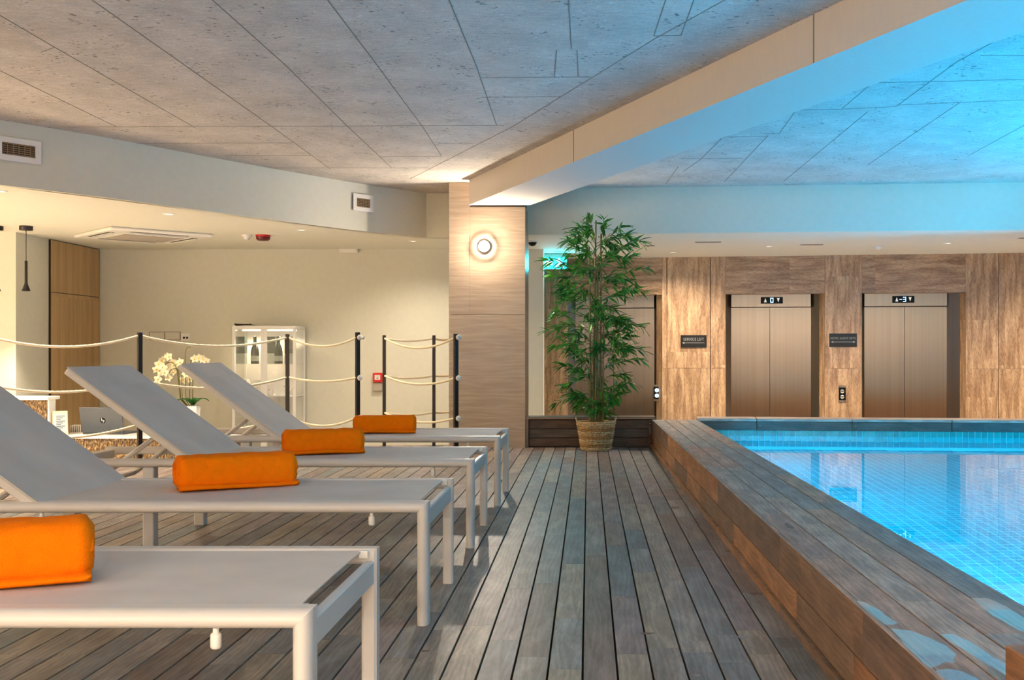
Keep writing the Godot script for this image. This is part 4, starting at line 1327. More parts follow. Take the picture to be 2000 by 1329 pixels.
func build_ceiling_things() -> void:
	# air conditioning cassette
	var c := Vector3(-4.22, DROP, -10.2)
	var o := thing("air_conditioner", "square white air conditioning cassette in the reception ceiling", "air conditioner", c, 0.76)
	var st := S()
	cbox(st, Vector3(-0.475, -0.032, -0.475), Vector3(0.475, 0.0, 0.475), 0.012)
	mk("panel", st, M.white, o)
	for k in 4:
		var t := Transform3D(Basis(Vector3.UP, PI / 2 * k), Vector3.ZERO)
		part_box("outlet", Vector3(-0.27, -0.0335, 0.36), Vector3(0.27, -0.0322, 0.415), M.black, o, 0.0, t)
		part_box("louvre", Vector3(-0.262, -0.040, 0.384), Vector3(0.262, -0.034, 0.392), M.white, o, 0.002, t)
	part_box("grille_frame", Vector3(-0.30, -0.040, -0.30), Vector3(0.30, -0.033, 0.30), M.white_gloss, o, 0.003)
	for k in 9:
		part_box("grille_slat", Vector3(-0.26, -0.046, -0.235 + 0.055 * k), Vector3(0.26, -0.0402, -0.205 + 0.055 * k), M.grey_plastic, o, 0.002)
	# smoke detectors, alarm sounder, disc
	for d in [[482, 459, "white smoke detector beside the red alarm sounder", 0.048], [1716, 480, "white smoke detector in the ceiling above the lifts", 0.055]]:
		o = thing("smoke_detector", d[2], "detector", on_y(d[0], d[1], DROP))
		st = S(true)
		lathe(st, [Vector2(0.0, -0.045), Vector2(d[3] * 0.55, -0.043), Vector2(d[3] * 0.7, -0.02), Vector2(d[3], -0.016), Vector2(d[3], 0.0)], 24)
		mk("body", st, M.white, o)
		st = S(true)
		ellipsoid(st, Vector3(0.02, -0.042, 0.01), Vector3(0.004, 0.004, 0.004))
		mk("indicator", st, M.dark_red, o)
	o = thing("alarm_sounder", "round dark red alarm sounder on the reception ceiling", "alarm", on_y(514, 459.5, DROP))
	st = S(true)
	lathe(st, [Vector2(0.0, -0.055), Vector2(0.05, -0.052), Vector2(0.063, -0.04), Vector2(0.066, -0.018)], 28)
	mk("body", st, M.dark_red, o)
	st = S(true)
	lathe(st, [Vector2(0.068, -0.017), Vector2(0.07, 0.0)], 28)
	mk("mounting_ring", st, M.red, o)
	o = thing("security_camera", "small black dome camera under the ceiling beside the stone pillar", "camera", on_y(1040, 470.5, DROP))
	st = S(true)
	lathe(st, [Vector2(0.050, -0.018), Vector2(0.052, 0.0)], 24)
	mk("base", st, M.white, o)
	st = S(true)
	lathe(st, [Vector2(0.0, -0.055), Vector2(0.02, -0.052), Vector2(0.036, -0.038), Vector2(0.045, -0.018)], 24)
	mk("dome", st, M.screen, o)
	# ceiling slot diffusers of the lift lobby
	for d in [[1383, 473, 0.27, "slim slot vent in the ceiling above the service lift sign"], [1585, 478, 0.24, "slim slot vent in the ceiling between two downlights of the lift lobby"], [1268, 480, 0.12, "short slot vent in the ceiling beside the bamboo top"], [2010, 465, 0.2, "slim slot vent in the ceiling right of the smoke detector above the lifts"]]:
		o = thing("slot_vent", d[3], "vent", on_y(d[0], d[1], DROP), -0.09)
		part_box("frame", Vector3(-d[2] / 2, -0.004, -0.035), Vector3(d[2] / 2, 0.0, 0.035), M.grey_plastic, o, 0.001)
		for s in [-1, 1]:
			part_box("slot", Vector3(-d[2] / 2 + 0.01, -0.005, 0.015 * s - 0.007), Vector3(d[2] / 2 - 0.01, -0.0041, 0.015 * s + 0.007), M.black, o)
	# emergency light box on the reception wall
	o = thing("emergency_light", "small white emergency light box high on the reception wall", "lamp", P(682, 489, 11.7))
	part_box("body", Vector3(-0.105, -0.028, 0.0), Vector3(0.105, 0.028, 0.05), M.white, o, 0.008)
	part_box("lens", Vector3(-0.085, -0.020, 0.05), Vector3(0.085, 0.012, 0.056), M.white_gloss, o, 0.003)
	# pendants
	for d in [[51, 431, 567, "black funnel pendant lamp on a thin cord beside the oak cupboard"], [-7, 426, 566, "black funnel pendant lamp farther from the oak cupboard"]]:
		var z := 9.55
		var a := P(d[0], 431, z)
		o = thing("pendant_lamp", d[3], "lamp", Vector3(a.x, DROP, a.z), 0.0, "black pendant lamps over the counter")
		st = S(true)
		lathe(st, [Vector2(0.0, -0.038), Vector2(0.054, -0.038), Vector2(0.056, -0.036), Vector2(0.056, 0.0)], 28)
		mk("canopy", st, M.post, o)
		st = S(true)
		tube(st, [Vector3(0, -0.038, 0), Vector3(0, -0.31, 0)], 0.003, 6)
		mk("cord", st, M.black, o)
		st = S(true)
		lathe(st, [Vector2(0.028, -0.57), Vector2(0.036, -0.578), Vector2(0.034, -0.57), Vector2(0.014, -0.515), Vector2(0.012, -0.50), Vector2(0.012, -0.31), Vector2(0.0, -0.308)], 24)
		mk("shade", st, M.black, o)
		st = S(true)
		ellipsoid(st, Vector3(0, -0.56, 0), Vector3(0.018, 0.012, 0.018))
		mk("bulb", st, M.lit_white, o)
		spot(o, Vector3(0, -0.582, 0), Vector3(0, -2, 0), 1.6, M.warm, 48.0, 0.02)
	# vents in the fascia
	for d in [[34, 294, 1, "white framed air vent in the fascia above the hanging lamps"], [707, 397, 2, "white framed air vent in the fascia near the stone pillar"]]:
		# the fascia line at that pixel
		var best := Vector3()
		var dirx := Vector2()
		var fl := smooth_line(FASCIA, 200)
		for k in fl.size() - 1:
			var px := CX + F * fl[k].x / fl[k].y
			var px2 := CX + F * fl[k + 1].x / fl[k + 1].y
			if fl[k].y > 3.0 and px <= d[0] and px2 > d[0]:
				var m := fl[k].lerp(fl[k + 1], (d[0] - px) / (px2 - px))
				best = P(d[0], d[1], m.y)
				dirx = (fl[k + 1] - fl[k]).normalized()
		o = thing("air_vent", d[3], "vent", best, 0.0, "air vents in the fascia")
		o.basis = Basis(Vector3(dirx.x, 0, -dirx.y), Vector3.UP, Vector3(dirx.y, 0, dirx.x))
		o.position += o.basis.z * 0.012
		var w := 0.150 if d[2] == 1 else 0.118
		var h := 0.060
		for s in [-1, 1]:
			part_box("frame_bar", Vector3(-w, s * h - 0.02, 0), Vector3(w, s * h + 0.02, 0.014), M.white, o, 0.003)
			part_box("frame_bar", Vector3(s * (w - 0.02) - 0.02, -h, 0), Vector3(s * (w - 0.02) + 0.02, h, 0.0138), M.white, o, 0.003)
		part_box("backing", Vector3(-w, -h, -0.004), Vector3(w, h, 0.001), M.black, o)
		for k in 6:
			part_box("slat", Vector3(-w + 0.04, -0.034 + 0.0136 * k - 0.0032, 0.002), Vector3(w - 0.04, -0.034 + 0.0136 * k + 0.0032, 0.010), M.slat, o, 0.001)
		for k in 5:
			part_box("bar", Vector3(-0.5 * w + 0.25 * w * k - 0.002, -0.042, 0.010), Vector3(-0.5 * w + 0.25 * w * k + 0.002, 0.042, 0.0125), M.slat, o)

func words(text: String, size: float, m: Material, parent: Node, at: Vector3, turn: float) -> void:
	var tm := TextMesh.new()
	var f := SystemFont.new()
	f.font_names = PackedStringArray(["Droid Sans"])
	tm.font = f
	tm.text = text; tm.font_size = 32; tm.pixel_size = size / 32.0; tm.depth = 0.001
	inst("lettering", tm, m, parent, Transform3D(Basis(Vector3.UP, turn), at))

func build_signs() -> void:
	var turn := -atan(0.146)
	var grey := mat(Color(0.62, 0.62, 0.60), 0.5)
	for d in [[1354.5, 667, 0.302, 0.146, "SERVICE LIFT", "black sign reading SERVICE LIFT with an arrow to one side", 0], [1646.5, 665, 0.312, 0.155, "HOTEL GUEST LIFTS", "black sign reading HOTEL GUEST LIFTS with a two-ended arrow", 1]]:
		var z := lift_depth(d[0], 0.0)
		var o := thing("sign", d[5], "sign", P(d[0], d[1], z), turn, "black signs beside the lifts")
		part_box("plate", Vector3(-d[2] / 2, -d[3] / 2, 0), Vector3(d[2] / 2, d[3] / 2, 0.012), M.black, o, 0.002)
		words(d[4], 0.042 if d[6] == 0 else 0.0325, grey, o, Vector3(0, 0.022, 0.0125), 0.0)
		var st := S()
		var w: float = d[2] * 0.43
		box(st, Vector3(-w, -0.022, 0.012), Vector3(w, -0.017, 0.0135))
		flat_shape(st, PackedVector2Array([Vector2(-w - 0.005, -0.0195), Vector2(-w + 0.022, -0.008), Vector2(-w + 0.022, -0.031)]), 0.0015, Transform3D(Basis.IDENTITY, Vector3(0, 0, 0.012)))
		if d[6] == 1: flat_shape(st, PackedVector2Array([Vector2(w + 0.005, -0.0195), Vector2(w - 0.022, -0.008), Vector2(w - 0.022, -0.031)]), 0.0015, Transform3D(Basis.IDENTITY, Vector3(0, 0, 0.012)))
		mk("arrow_mark", st, grey, o)
	# call buttons
	for d in [[1645, 770, 0.0, 0, "dark call button plate with two steel buttons below the guest lifts sign"], [1283, 768, 0.11, 1, "dark call button plate with two white lit buttons beside the plant"]]:
		var z := lift_depth(d[0], d[2])
		var o := thing("call_button", d[4], "button", P(d[0], d[1], z), turn, "lift call buttons")
		part_box("plate", Vector3(-0.042, -0.098, 0), Vector3(0.042, 0.098, 0.010), M.steel, o, 0.003)
		part_box("glass_front", Vector3(-0.037, -0.072, 0.010), Vector3(0.037, 0.075, 0.013), M.screen, o, 0.002)
		for s in [-1, 1]:
			var st := S(true)
			lathe(st, [Vector2(0.0, 0.006), Vector2(0.020, 0.006), Vector2(0.024, 0.0)], 20, Transform3D(Basis(Vector3.RIGHT, PI / 2), Vector3(0, 0.032 * s, 0.013)))
			var bm: Material = glow(Color(0.72, 0.88, 1.0), 1.6) if d[3] else M.chrome
			var b := mk("button", st, bm, o)
			st = S()
			var y: float = 0.032 * s
			for e in [-1, 1]:
				box(st, Vector3(-0.011, -0.002, 0.0195), Vector3(0.0, 0.002, 0.0205), Transform3D(Basis(Vector3.BACK, 0.75 * e), Vector3(0.008 * (1 if e > 0 else -1) * -0.0 , y - 0.004, 0)))
			mk("chevron", st, M.screen, b)
	# emergency exit sign hanging in the corridor mouth
	var ez := 12.2
	var ex := thing("exit_sign", "glowing cyan emergency exit sign with white arrow and running figure", "sign", P(1083, 514.5, ez))
	part_box("housing", Vector3(-0.142, -0.068, -0.03), Vector3(0.142, 0.075, 0.0), M.white, ex, 0.003)
	part_box("top_rail", Vector3(-0.142, 0.075, -0.035), Vector3(0.142, 0.108, 0.004), M.grey_plastic, ex, 0.003)
	part_box("light_panel", Vector3(-0.138, -0.065, 0.0), Vector3(0.138, 0.070, 0.004), glow(Color(0.25, 0.95, 1.0), 1.25), ex)
	var wg := glow(Color(1, 1, 1), 1.9)
	var st := S()
	flat_shape(st, PackedVector2Array([Vector2(-0.118, 0.0), Vector2(-0.068, 0.045), Vector2(-0.068, 0.018), Vector2(-0.025, 0.018), Vector2(-0.025, -0.018), Vector2(-0.068, -0.018), Vector2(-0.068, -0.045)]), 0.002, Transform3D(Basis.IDENTITY, Vector3(0, 0, 0.004)))
	mk("arrow_mark", st, wg, ex)
	st = S()
	var fig := Transform3D(Basis.IDENTITY, Vector3(0.06, 0, 0.004))
	for b in [[0.0, 0.012, 0.024, 0.011, 0.25], [-0.022, -0.022, 0.026, 0.007, 0.8], [0.022, -0.028, 0.026, 0.007, -0.9], [-0.024, 0.024, 0.020, 0.005, -0.5], [0.026, 0.012, 0.020, 0.005, -0.7]]:
		box(st, Vector3(-b[2] * (0.5 if b[4] == 0.25 else 1.0), -b[3], 0), Vector3(b[2] * (0.5 if b[4] == 0.25 else 1.0), b[3], 0.002), fig * Transform3D(Basis(Vector3.BACK, b[4]), Vector3(b[0], b[1], 0)))
	lathe(st, [Vector2(0.0, 0.002), Vector2(0.011, 0.002), Vector2(0.011, 0.0)], 16, fig * Transform3D(Basis(Vector3.RIGHT, PI / 2), Vector3(-0.008, 0.048, 0)))
	mk("figure_mark", st, wg, ex)
	for s in [-1, 1]:
		st = S(true)
		tube(st, [Vector3(0.1 * s, 0.105, -0.015), Vector3(0.1 * s, DROP - ex.position.y, -0.015)], 0.004, 6)
		mk("hanger", st, M.chrome, ex)
	var al := AreaLight3D.new()
	al.name = "light"
	ex.add_child(al, true)
	al.position = Vector3(0, 0, 0.012)
	al.basis = Basis(Vector3.UP, PI)
	al.area_size = Vector2(0.27, 0.13); al.light_energy = 0.5; al.light_color = Color(0.2, 0.9, 1.0); al.shadow_enabled = true

# ---------------------------------------------------------------- reception
func build_reception() -> void:
	# counter and desk
	var st := S()
	var o := thing("reception_counter", "high reception counter with glossy white top and crackled gold cladding", "counter", Vector3(-5.2, LOBBY, -9.75))
	part_box("body", Vector3(-1.6, 0, 0.10), Vector3(0.405, 1.07, 0.22), M.cladding, o, 0.004)
	part_box("top", Vector3(-1.62, 1.07, 0.04), Vector3(0.43, 1.10, 0.26), M.white_gloss, o, 0.004)
	part_box("end_panel", Vector3(0.405, 0, 0.10), Vector3(0.42, 1.07, 0.218), M.white, o, 0.002)
	o = thing("reception_desk", "low reception desk with gold crackled front carrying the laptop", "desk", Vector3(-4.05, LOBBY, -9.75))
	part_box("body", Vector3(-0.70, 0, -0.30), Vector3(0.85, 0.735, 0.30), M.cladding, o, 0.004)
	part_box("top", Vector3(-0.72, 0.735, -0.33), Vector3(0.88, 0.755, 0.33), M.white_gloss, o, 0.003)
	var dy := LOBBY + 0.755
	# laptop, its lid turned to the camera
	o = thing("laptop", "open grey laptop with a round logo standing on the reception desk", "laptop", Vector3(-4.36, dy, -9.66), -0.10)
	part_box("base", Vector3(-0.195, 0.0, -0.27), Vector3(0.195, 0.016, 0.0), mat(Color(0.25, 0.26, 0.28), 0.4), o, 0.004)
	var lt := Transform3D(Basis(Vector3.RIGHT, -0.10), Vector3(0, 0.014, -0.006)) * Transform3D(Basis.IDENTITY, Vector3(0, 0, 0))
	lt = Transform3D(Basis(Vector3.RIGHT, 0.22), Vector3(0, 0.014, 0.0))
	var lid := part_box("lid", Vector3(-0.20, 0.0, -0.008), Vector3(0.20, 0.235, 0.0), mat(Color(0.27, 0.29, 0.32), 0.35, 0.6), o, 0.003, lt)
	st = S(true)
	lathe(st, [Vector2(0.0, 0.0012), Vector2(0.026, 0.0012), Vector2(0.026, 0.0)], 28, lt * Transform3D(Basis(Vector3.RIGHT, PI / 2), Vector3(0.012, 0.115, 0.0)))
	mk("logo_disc", st, M.screen, lid)
	st = S()
	for q in [[-0.012, -0.006, 0.003, 0.020], [-0.0035, -0.006, 0.003, 0.010], [0.006, -0.020, 0.003, 0.007], [0.0135, -0.006, 0.003, 0.007]]:
		box(st, Vector3(q[0], q[1], 0), Vector3(q[0] + q[2], q[3], 0.0008), lt * Transform3D(Basis(Vector3.BACK, -0.2), Vector3(0.012, 0.115, 0.0012)))
	box(st, Vector3(-0.012, 0.007, 0), Vector3(-0.0005, 0.010, 0.0008), lt * Transform3D(Basis(Vector3.BACK, -0.2), Vector3(0.012, 0.115, 0.0012)))
	for yy in [-0.006, 0.004]:
		box(st, Vector3(0.006, yy, 0), Vector3(0.0165, yy + 0.003, 0.0008), lt * Transform3D(Basis(Vector3.BACK, -0.2), Vector3(0.012, 0.115, 0.0012)))
	mk("logo_mark", st, M.chrome, lid)
	# card stand and ribbed tray
	o = thing("card_stand", "small cream framed card stand with grey print on the desk", "card stand", Vector3(-4.70, dy, -9.58), 0.65)
	var ct := Transform3D(Basis(Vector3.RIGHT, -0.12), Vector3.ZERO)
	part_box("frame", Vector3(-0.062, 0.0, -0.02), Vector3(0.062, 0.215, 0.0), M.rope, o, 0.003, ct)
	part_box("card", Vector3(-0.052, 0.02, 0.0), Vector3(0.052, 0.195, 0.0015), M.white, o, 0.0, ct)
	st = S()
	for k in 9:
		box(st, Vector3(-0.035, 0.045 + 0.015 * k, 0.0015), Vector3(0.02 + 0.018 * ((k * 7) % 3 - 1), 0.052 + 0.015 * k, 0.0022), ct)
	mk("print_lines", st, mat(Color(0.35, 0.42, 0.5), 0.7), o)
	o = thing("letter_tray", "small grey ribbed tray on the desk next to the laptop", "tray", Vector3(-4.62, dy, -9.80))
	part_box("base", Vector3(-0.09, 0, -0.05), Vector3(0.075, 0.012, 0.05), M.grey_plastic, o, 0.003)
	for k in 9:
		part_box("rib", Vector3(-0.085 + 0.0185 * k, 0.012, -0.045), Vector3(-0.077 + 0.0185 * k, 0.075, 0.045), M.grey_plastic, o, 0.002)
	build_orchid(Vector3(-3.60, dy, -9.80))
	build_cabinet()
	# wall plates
	for d in [[307, 656.5, 0.165, 0.082, "thin framed wall plaque farther from the white socket"], [337.5, 656.5, 0.165, 0.086, "thin framed wall plaque next to the white socket"]]:
		o = thing("wall_plaque", d[4], "plaque", P(d[0], d[1], 11.7), 0.0, "framed plaques on the reception wall")
		part_box("plate", Vector3(-d[2] / 2, -d[3] / 2, 0), Vector3(d[2] / 2, d[3] / 2, 0.006), M.plaster, o, 0.001)
		for s in [-1, 1]:
			part_box("frame_bar", Vector3(-d[2] / 2, s * d[3] / 2 - 0.004, 0), Vector3(d[2] / 2, s * d[3] / 2 + 0.004, 0.012), M.plaque, o, 0.001)
			part_box("frame_bar", Vector3(s * d[2] / 2 - 0.004, -d[3] / 2, 0), Vector3(s * d[2] / 2 + 0.004, d[3] / 2, 0.0118), M.plaque, o, 0.001)
	o = thing("wall_socket", "white double wall socket on the reception wall", "socket", P(363, 659, 11.7))
	part_box("plate", Vector3(-0.05, -0.042, 0), Vector3(0.05, 0.042, 0.01), M.white, o, 0.003)
	for s in [-1, 1]:
		st = S(true)
		lathe(st, [Vector2(0.0, 0.001), Vector2(0.013, 0.001), Vector2(0.013, 0.0)], 14, Transform3D(Basis(Vector3.RIGHT, PI / 2), Vector3(0.017 * s, -0.006, 0.01)))
		mk("outlet", st, M.black, o)
	# red manual call point
	o = thing("call_point", "red break-glass fire call point with grey box below on the cream wall", "alarm", P(739, 738, 11.7))
	part_box("body", Vector3(-0.052, -0.052, 0), Vector3(0.052, 0.052, 0.05), M.red, o, 0.006)
	part_box("glass_front", Vector3(-0.030, -0.022, 0.05), Vector3(0.030, 0.030, 0.053), M.white, o, 0.002)
	st = S()
	box(st, Vector3(-0.012, -0.008, 0.053), Vector3(0.012, 0.0, 0.0538)); box(st, Vector3(-0.018, 0.016, 0.053), Vector3(0.018, 0.019, 0.0538))
	mk("hand_mark", st, M.black, o)
	part_box("lower_box", Vector3(-0.056, -0.145, 0), Vector3(0.044, -0.056, 0.035), M.grey_plastic, o, 0.004)

func build_orchid(at: Vector3) -> void:
	rng.seed = 14
	var pot := thing("flower_pot", "small white tapered pot holding the orchid on the reception desk", "pot", at)
	var st := S(true)
	lathe(st, [Vector2(0.0, 0.0), Vector2(0.045, 0.0), Vector2(0.062, 0.22), Vector2(0.064, 0.25), Vector2(0.058, 0.25), Vector2(0.054, 0.225), Vector2(0.0, 0.22)], 28)
	mk("body", st, M.white_gloss, pot)
	var o := thing("orchid", "white flowering orchid with arching stems above the reception desk", "plant", at + Vector3(0, 0.222, 0))
	var stemm := mat(Color(0.36, 0.34, 0.12), 0.5)
	var green := mat(Color(0.06, 0.33, 0.08), 0.35)
	var z := -at.z
	var bz := at + Vector3(0, 0.222, 0)
	# leaves
	for k in 7:
		var a := k * 0.9 + 0.2
		var l := 0.17 + 0.06 * (k % 3)
		st = S(true)
		var prev := []
		for i in 8:
			var u := i / 7.0
			var w := 0.034 * sin(PI * clampf(u * 0.86 + 0.12, 0, 1))
			var c := Vector3(cos(a) * l * u * 0.9, 0.03 + 0.20 * u - 0.16 * u * u, sin(a) * l * u * 0.6)
			var sd := Vector3(-sin(a), 0, cos(a)) * w
			var row := [c - sd + Vector3(0, 0.006, 0), c, c + sd + Vector3(0, 0.006, 0)]
			if i:
				for j in 2: quad(st, prev[j], row[j], row[j + 1], prev[j + 1])
			prev = row
		mk("leaf", st, green, o)
	# stems through given picture points, all at the pot's depth
	var stems := [[[352, 780], [348, 740], [343, 715], [330, 708], [312, 722]], [[356, 780], [355, 745], [357, 730], [363, 728]], [[363, 782], [362, 720], [362, 690], [366, 679], [372, 679]], [[370, 780], [371, 735], [372, 712], [376, 702], [392, 698]], [[376, 780], [377, 730], [378, 704], [388, 697], [402, 702]], [[353, 778], [347, 722], [336, 722], [331, 728], [332, 742]]]
	for s in stems:
		var cv := Curve3D.new()
		for k in s.size():
			var p := P(s[k][0], s[k][1], z + 0.02 * sin(k * 2.0 + s[0][0])) - bz
			var pa: Array = s[maxi(k - 1, 0)]
			var pb: Array = s[mini(k + 1, s.size() - 1)]
			var dd := (P(pb[0], pb[1], z) - P(pa[0], pa[1], z)) / 6.0
			cv.add_point(p, -dd, dd)
		var path := []
		for k in 25: path.append(cv.sample_baked(cv.get_baked_length() * k / 24.0, true))
		path.insert(0, Vector3(path[0].x * 0.3, 0.0, 0.0))
		st = S(true)
		tube(st, path, 0.0038, 6)
		mk("stem", st, stemm, o)
	# flowers
	var white := mat(Color(0.95, 0.92, 0.80), 0.6)
	white.backlight_enabled = true; white.backlight = Color(0.4, 0.38, 0.3)
	var yellow := mat(Color(0.85, 0.68, 0.10), 0.5)
	var fp := [[306, 722], [310, 712], [316, 704], [324, 700], [330, 697], [318, 718], [312, 733], [322, 728], [330, 716], [338, 708], [335, 722], [328, 738], [344, 712], [352, 708], [363, 731], [358, 742], [370, 740], [380, 701], [388, 699], [396, 702], [402, 706], [309, 741], [340, 727], [366, 722]]
	for q in fp:
		var p := P(q[0], q[1], z + rng.randf_range(-0.05, 0.04)) - bz
		var fb := Basis(Vector3.UP, rng.randf_range(-0.8, 0.8)) * Basis(Vector3.RIGHT, rng.randf_range(-0.4, 0.3)) * Basis(Vector3.BACK, rng.randf_range(-0.4, 0.4))
		st = S(true)
		for k in 5:
			var a := TAU * k / 5.0 + PI / 2
			var wide := 0.018 if k in [1, 4] else 0.012
			var t := Transform3D(fb, p) * Transform3D(Basis(Vector3.BACK, a), Vector3.ZERO)
			var pv := []
			for i in 5:
				var u := i / 4.0
				var w: float = wide * [0.25, 0.85, 1.0, 0.75, 0.15][i]
				var c := Vector3(0.040 * u, 0, 0.008 * u * u)
				var row := [t * (c + Vector3(0, -w, 0.003)), t * c, t * (c + Vector3(0, w, 0.003))]
				if i:
					for j in 2: quad(st, pv[j], pv[j + 1], row[j + 1], row[j])
				pv = row
		var fl := mk("flower", st, white, o)
		st = S(true)
		ellipsoid(st, Vector3(0, -0.004, 0.006), Vector3(0.006, 0.008, 0.008), Transform3D(fb, p), 5, 8)
		mk("lip", st, yellow, fl)

func build_cabinet() -> void:
	var x0 := -3.735
	var x1 := -3.07
	var zf := -11.27
	var zb := -11.69
	var top := 1.15
	var o := thing("display_cabinet", "white glass display cabinet lit from inside against the reception wall", "cabinet", Vector3((x0 + x1) / 2, LOBBY, (zf + zb) / 2))
	var w := (x1 - x0) / 2
	var d := (zf - zb) / 2
	var h := top - LOBBY
	part_box("back_panel", Vector3(-w, 0.06, -d), Vector3(w, h, -d + 0.012), M.white, o)
	part_box("top_panel", Vector3(-w, h - 0.035, -d), Vector3(w, h, d), M.white, o, 0.003)
	part_box("base_panel", Vector3(-w, 0.0, -d), Vector3(w, 0.09, d), M.white, o, 0.003)
	for sx in [-1, 1]:
		for sz in [-1, 1]:
			part_box("corner_post", Vector3(sx * (w - 0.014) - 0.014, 0.09, sz * (d - 0.014) - 0.014), Vector3(sx * (w - 0.014) + 0.014, h - 0.035, sz * (d - 0.014) + 0.014), M.white, o, 0.002)
		part_box("side_pane", Vector3(sx * (w - 0.012) - 0.003, 0.09, -d + 0.028), Vector3(sx * (w - 0.012) + 0.003, h - 0.035, d - 0.028), M.glass, o)
		var door := part_box("door_pane", Vector3(minf(sx * 0.03, sx * (w - 0.03)), 0.09, d - 0.016), Vector3(maxf(sx * 0.03, sx * (w - 0.03)), h - 0.035, d - 0.010), M.glass, o)
		part_box("door_frame", Vector3(sx * 0.016 - 0.016, 0.09, d - 0.02), Vector3(sx * 0.016 + 0.016, h - 0.035, d), M.white, door, 0.002)
	for y in [0.75 - LOBBY, 0.415 - LOBBY, 0.05 - LOBBY]:
		part_box("shelf", Vector3(-w + 0.016, y - 0.008, -d + 0.014), Vector3(w - 0.016, y, d - 0.03), M.glass if y > 1.2 else M.white_gloss, o)
	part_box("lamp_strip", Vector3(-w + 0.05, h - 0.050, -0.03), Vector3(w - 0.05, h - 0.036, 0.03), glow(Color(1.0, 0.95, 0.85), 3.0), o)
	for sx in [-1, 1]:
		spot(o, Vector3(sx * 0.17, h - 0.056, 0.0), Vector3(sx * 0.17, 0, 0.0), 0.42, Color(1.0, 0.90, 0.74), 80.0, 0.03)
	# what stands on the shelves
	var sy := 0.75
	var dark_green := mat(Color(0.05, 0.10, 0.08), 0.2)
	var label_m := mat(Color(0.55, 0.57, 0.55), 0.6)
	for b in [[498, 11.45, "dark champagne bottle with pale label standing between two gift cartons", 0.0], [544, 11.42, "dark champagne bottle with pale label next to the cabinet mullion", 0.0]]:
		var p := P(b[0], 700, b[1])
		var bo := thing("champagne_bottle", b[2], "bottle", Vector3(p.x, sy, p.z), 0.0, "bottles in the glass cabinet")
		var st := S(true)
		lathe(st, [Vector2(0.0, 0.0), Vector2(0.040, 0.0), Vector2(0.043, 0.005), Vector2(0.043, 0.12), Vector2(0.036, 0.165), Vector2(0.018, 0.21), Vector2(0.015, 0.225)], 24)
		mk("glass_body", st, dark_green, bo)
		st = S(true)
		lathe(st, [Vector2(0.0165, 0.215), Vector2(0.0168, 0.28), Vector2(0.017, 0.29), Vector2(0.0, 0.293)], 20)
		mk("foil_neck", st, mat(Color(0.30, 0.33, 0.30), 0.35, 0.5), bo)
		st = S(true)
		lathe(st, [Vector2(0.0438, 0.028), Vector2(0.0438, 0.085)], 24)
		mk("paper_label", st, label_m, bo)
	for b in [[472, 11.48, 0.046, "dark gift carton with pale lower half at the end of the shelf"], [531, 11.55, 0.05, "dark gift carton behind the cabinet mullion"], [566, 11.5, 0.045, "dark gift carton behind the rope post"]]:
		var p := P(b[0], 700, b[1])
		var bo := thing("gift_carton", b[3], "box", Vector3(p.x, sy, p.z), 0.0, "bottle cartons in the glass cabinet")
		part_box("carton", Vector3(-b[2], 0.11, -0.045), Vector3(b[2], 0.29, 0.045), mat(Color(0.14, 0.19, 0.17), 0.4), bo, 0.002)
		part_box("pale_band", Vector3(-b[2], 0.0, -0.045), Vector3(b[2], 0.11, 0.045), label_m, bo, 0.002)
	# folded white parcels on the middle shelf
	for b in [[478, 11.5, 0.055, 0.17, "small white folded parcel at the end of the middle cabinet shelf"], [502, 11.45, 0.07, 0.16, "white folded parcel behind the mullion of the cabinet"], [526, 11.40, 0.045, 0.12, "white parcel with a dark dot in the cabinet"], [553, 11.45, 0.105, 0.19, "large white six-sided parcel in the cabinet"]]:
		var p := P(b[0], 700, b[1])
		var bo := thing("white_parcel", b[4], "parcel", Vector3(p.x, 0.415, p.z), 0.0, "white parcels in the glass cabinet")
		var st := S()
		var ww: float = b[2]
		var hh: float = b[3]
		var tf := Transform3D(Basis.IDENTITY, Vector3(0, 0, -0.05))
		flat_shape(st, PackedVector2Array([Vector2(-ww * 0.55, 0), Vector2(ww * 0.55, 0), Vector2(ww, hh * 0.42), Vector2(ww * 0.6, hh), Vector2(-ww * 0.6, hh), Vector2(-ww, hh * 0.42)]), 0.10, tf)
		mk("wrapping", st, M.white, bo)
		st = S(true)
		ellipsoid(st, Vector3(ww * 0.25, hh * 0.5, 0.05), Vector3(0.008, 0.008, 0.003))
		mk("seal", st, M.grey_plastic, bo)
	var p2 := P(529, 700, 11.36)
	var bowl := thing("bowl", "small white bowl at the front of the middle cabinet shelf", "bowl", Vector3(p2.x, 0.415, p2.z))
	var bs := S(true)
	lathe(bs, [Vector2(0.0, 0.0), Vector2(0.018, 0.0), Vector2(0.032, 0.03), Vector2(0.029, 0.03), Vector2(0.015, 0.006), Vector2(0.0, 0.005)], 20)
	mk("body", bs, M.white_gloss, bowl)
	# low dark twigs on top of the cabinet
	rng.seed = 4
	var tw := thing("twig_bundle", "low bundle of dark twigs lying on top of the display cabinet", "ornament", Vector3(-3.66, top, -11.35))
	for k in 6:
		var st := S(true)
		tube(st, [Vector3(-0.07, 0.006 + 0.003 * k, 0.01 * k - 0.03), Vector3(0.02, 0.012 + 0.002 * (k % 3), 0.008 * k - 0.02), Vector3(rng.randf_range(0.06, 0.14), rng.randf_range(0.006, 0.02), 0.01 * k - 0.035)], [0.006, 0.005, 0.002], 6)
		mk("twig", st, M.post, tw)

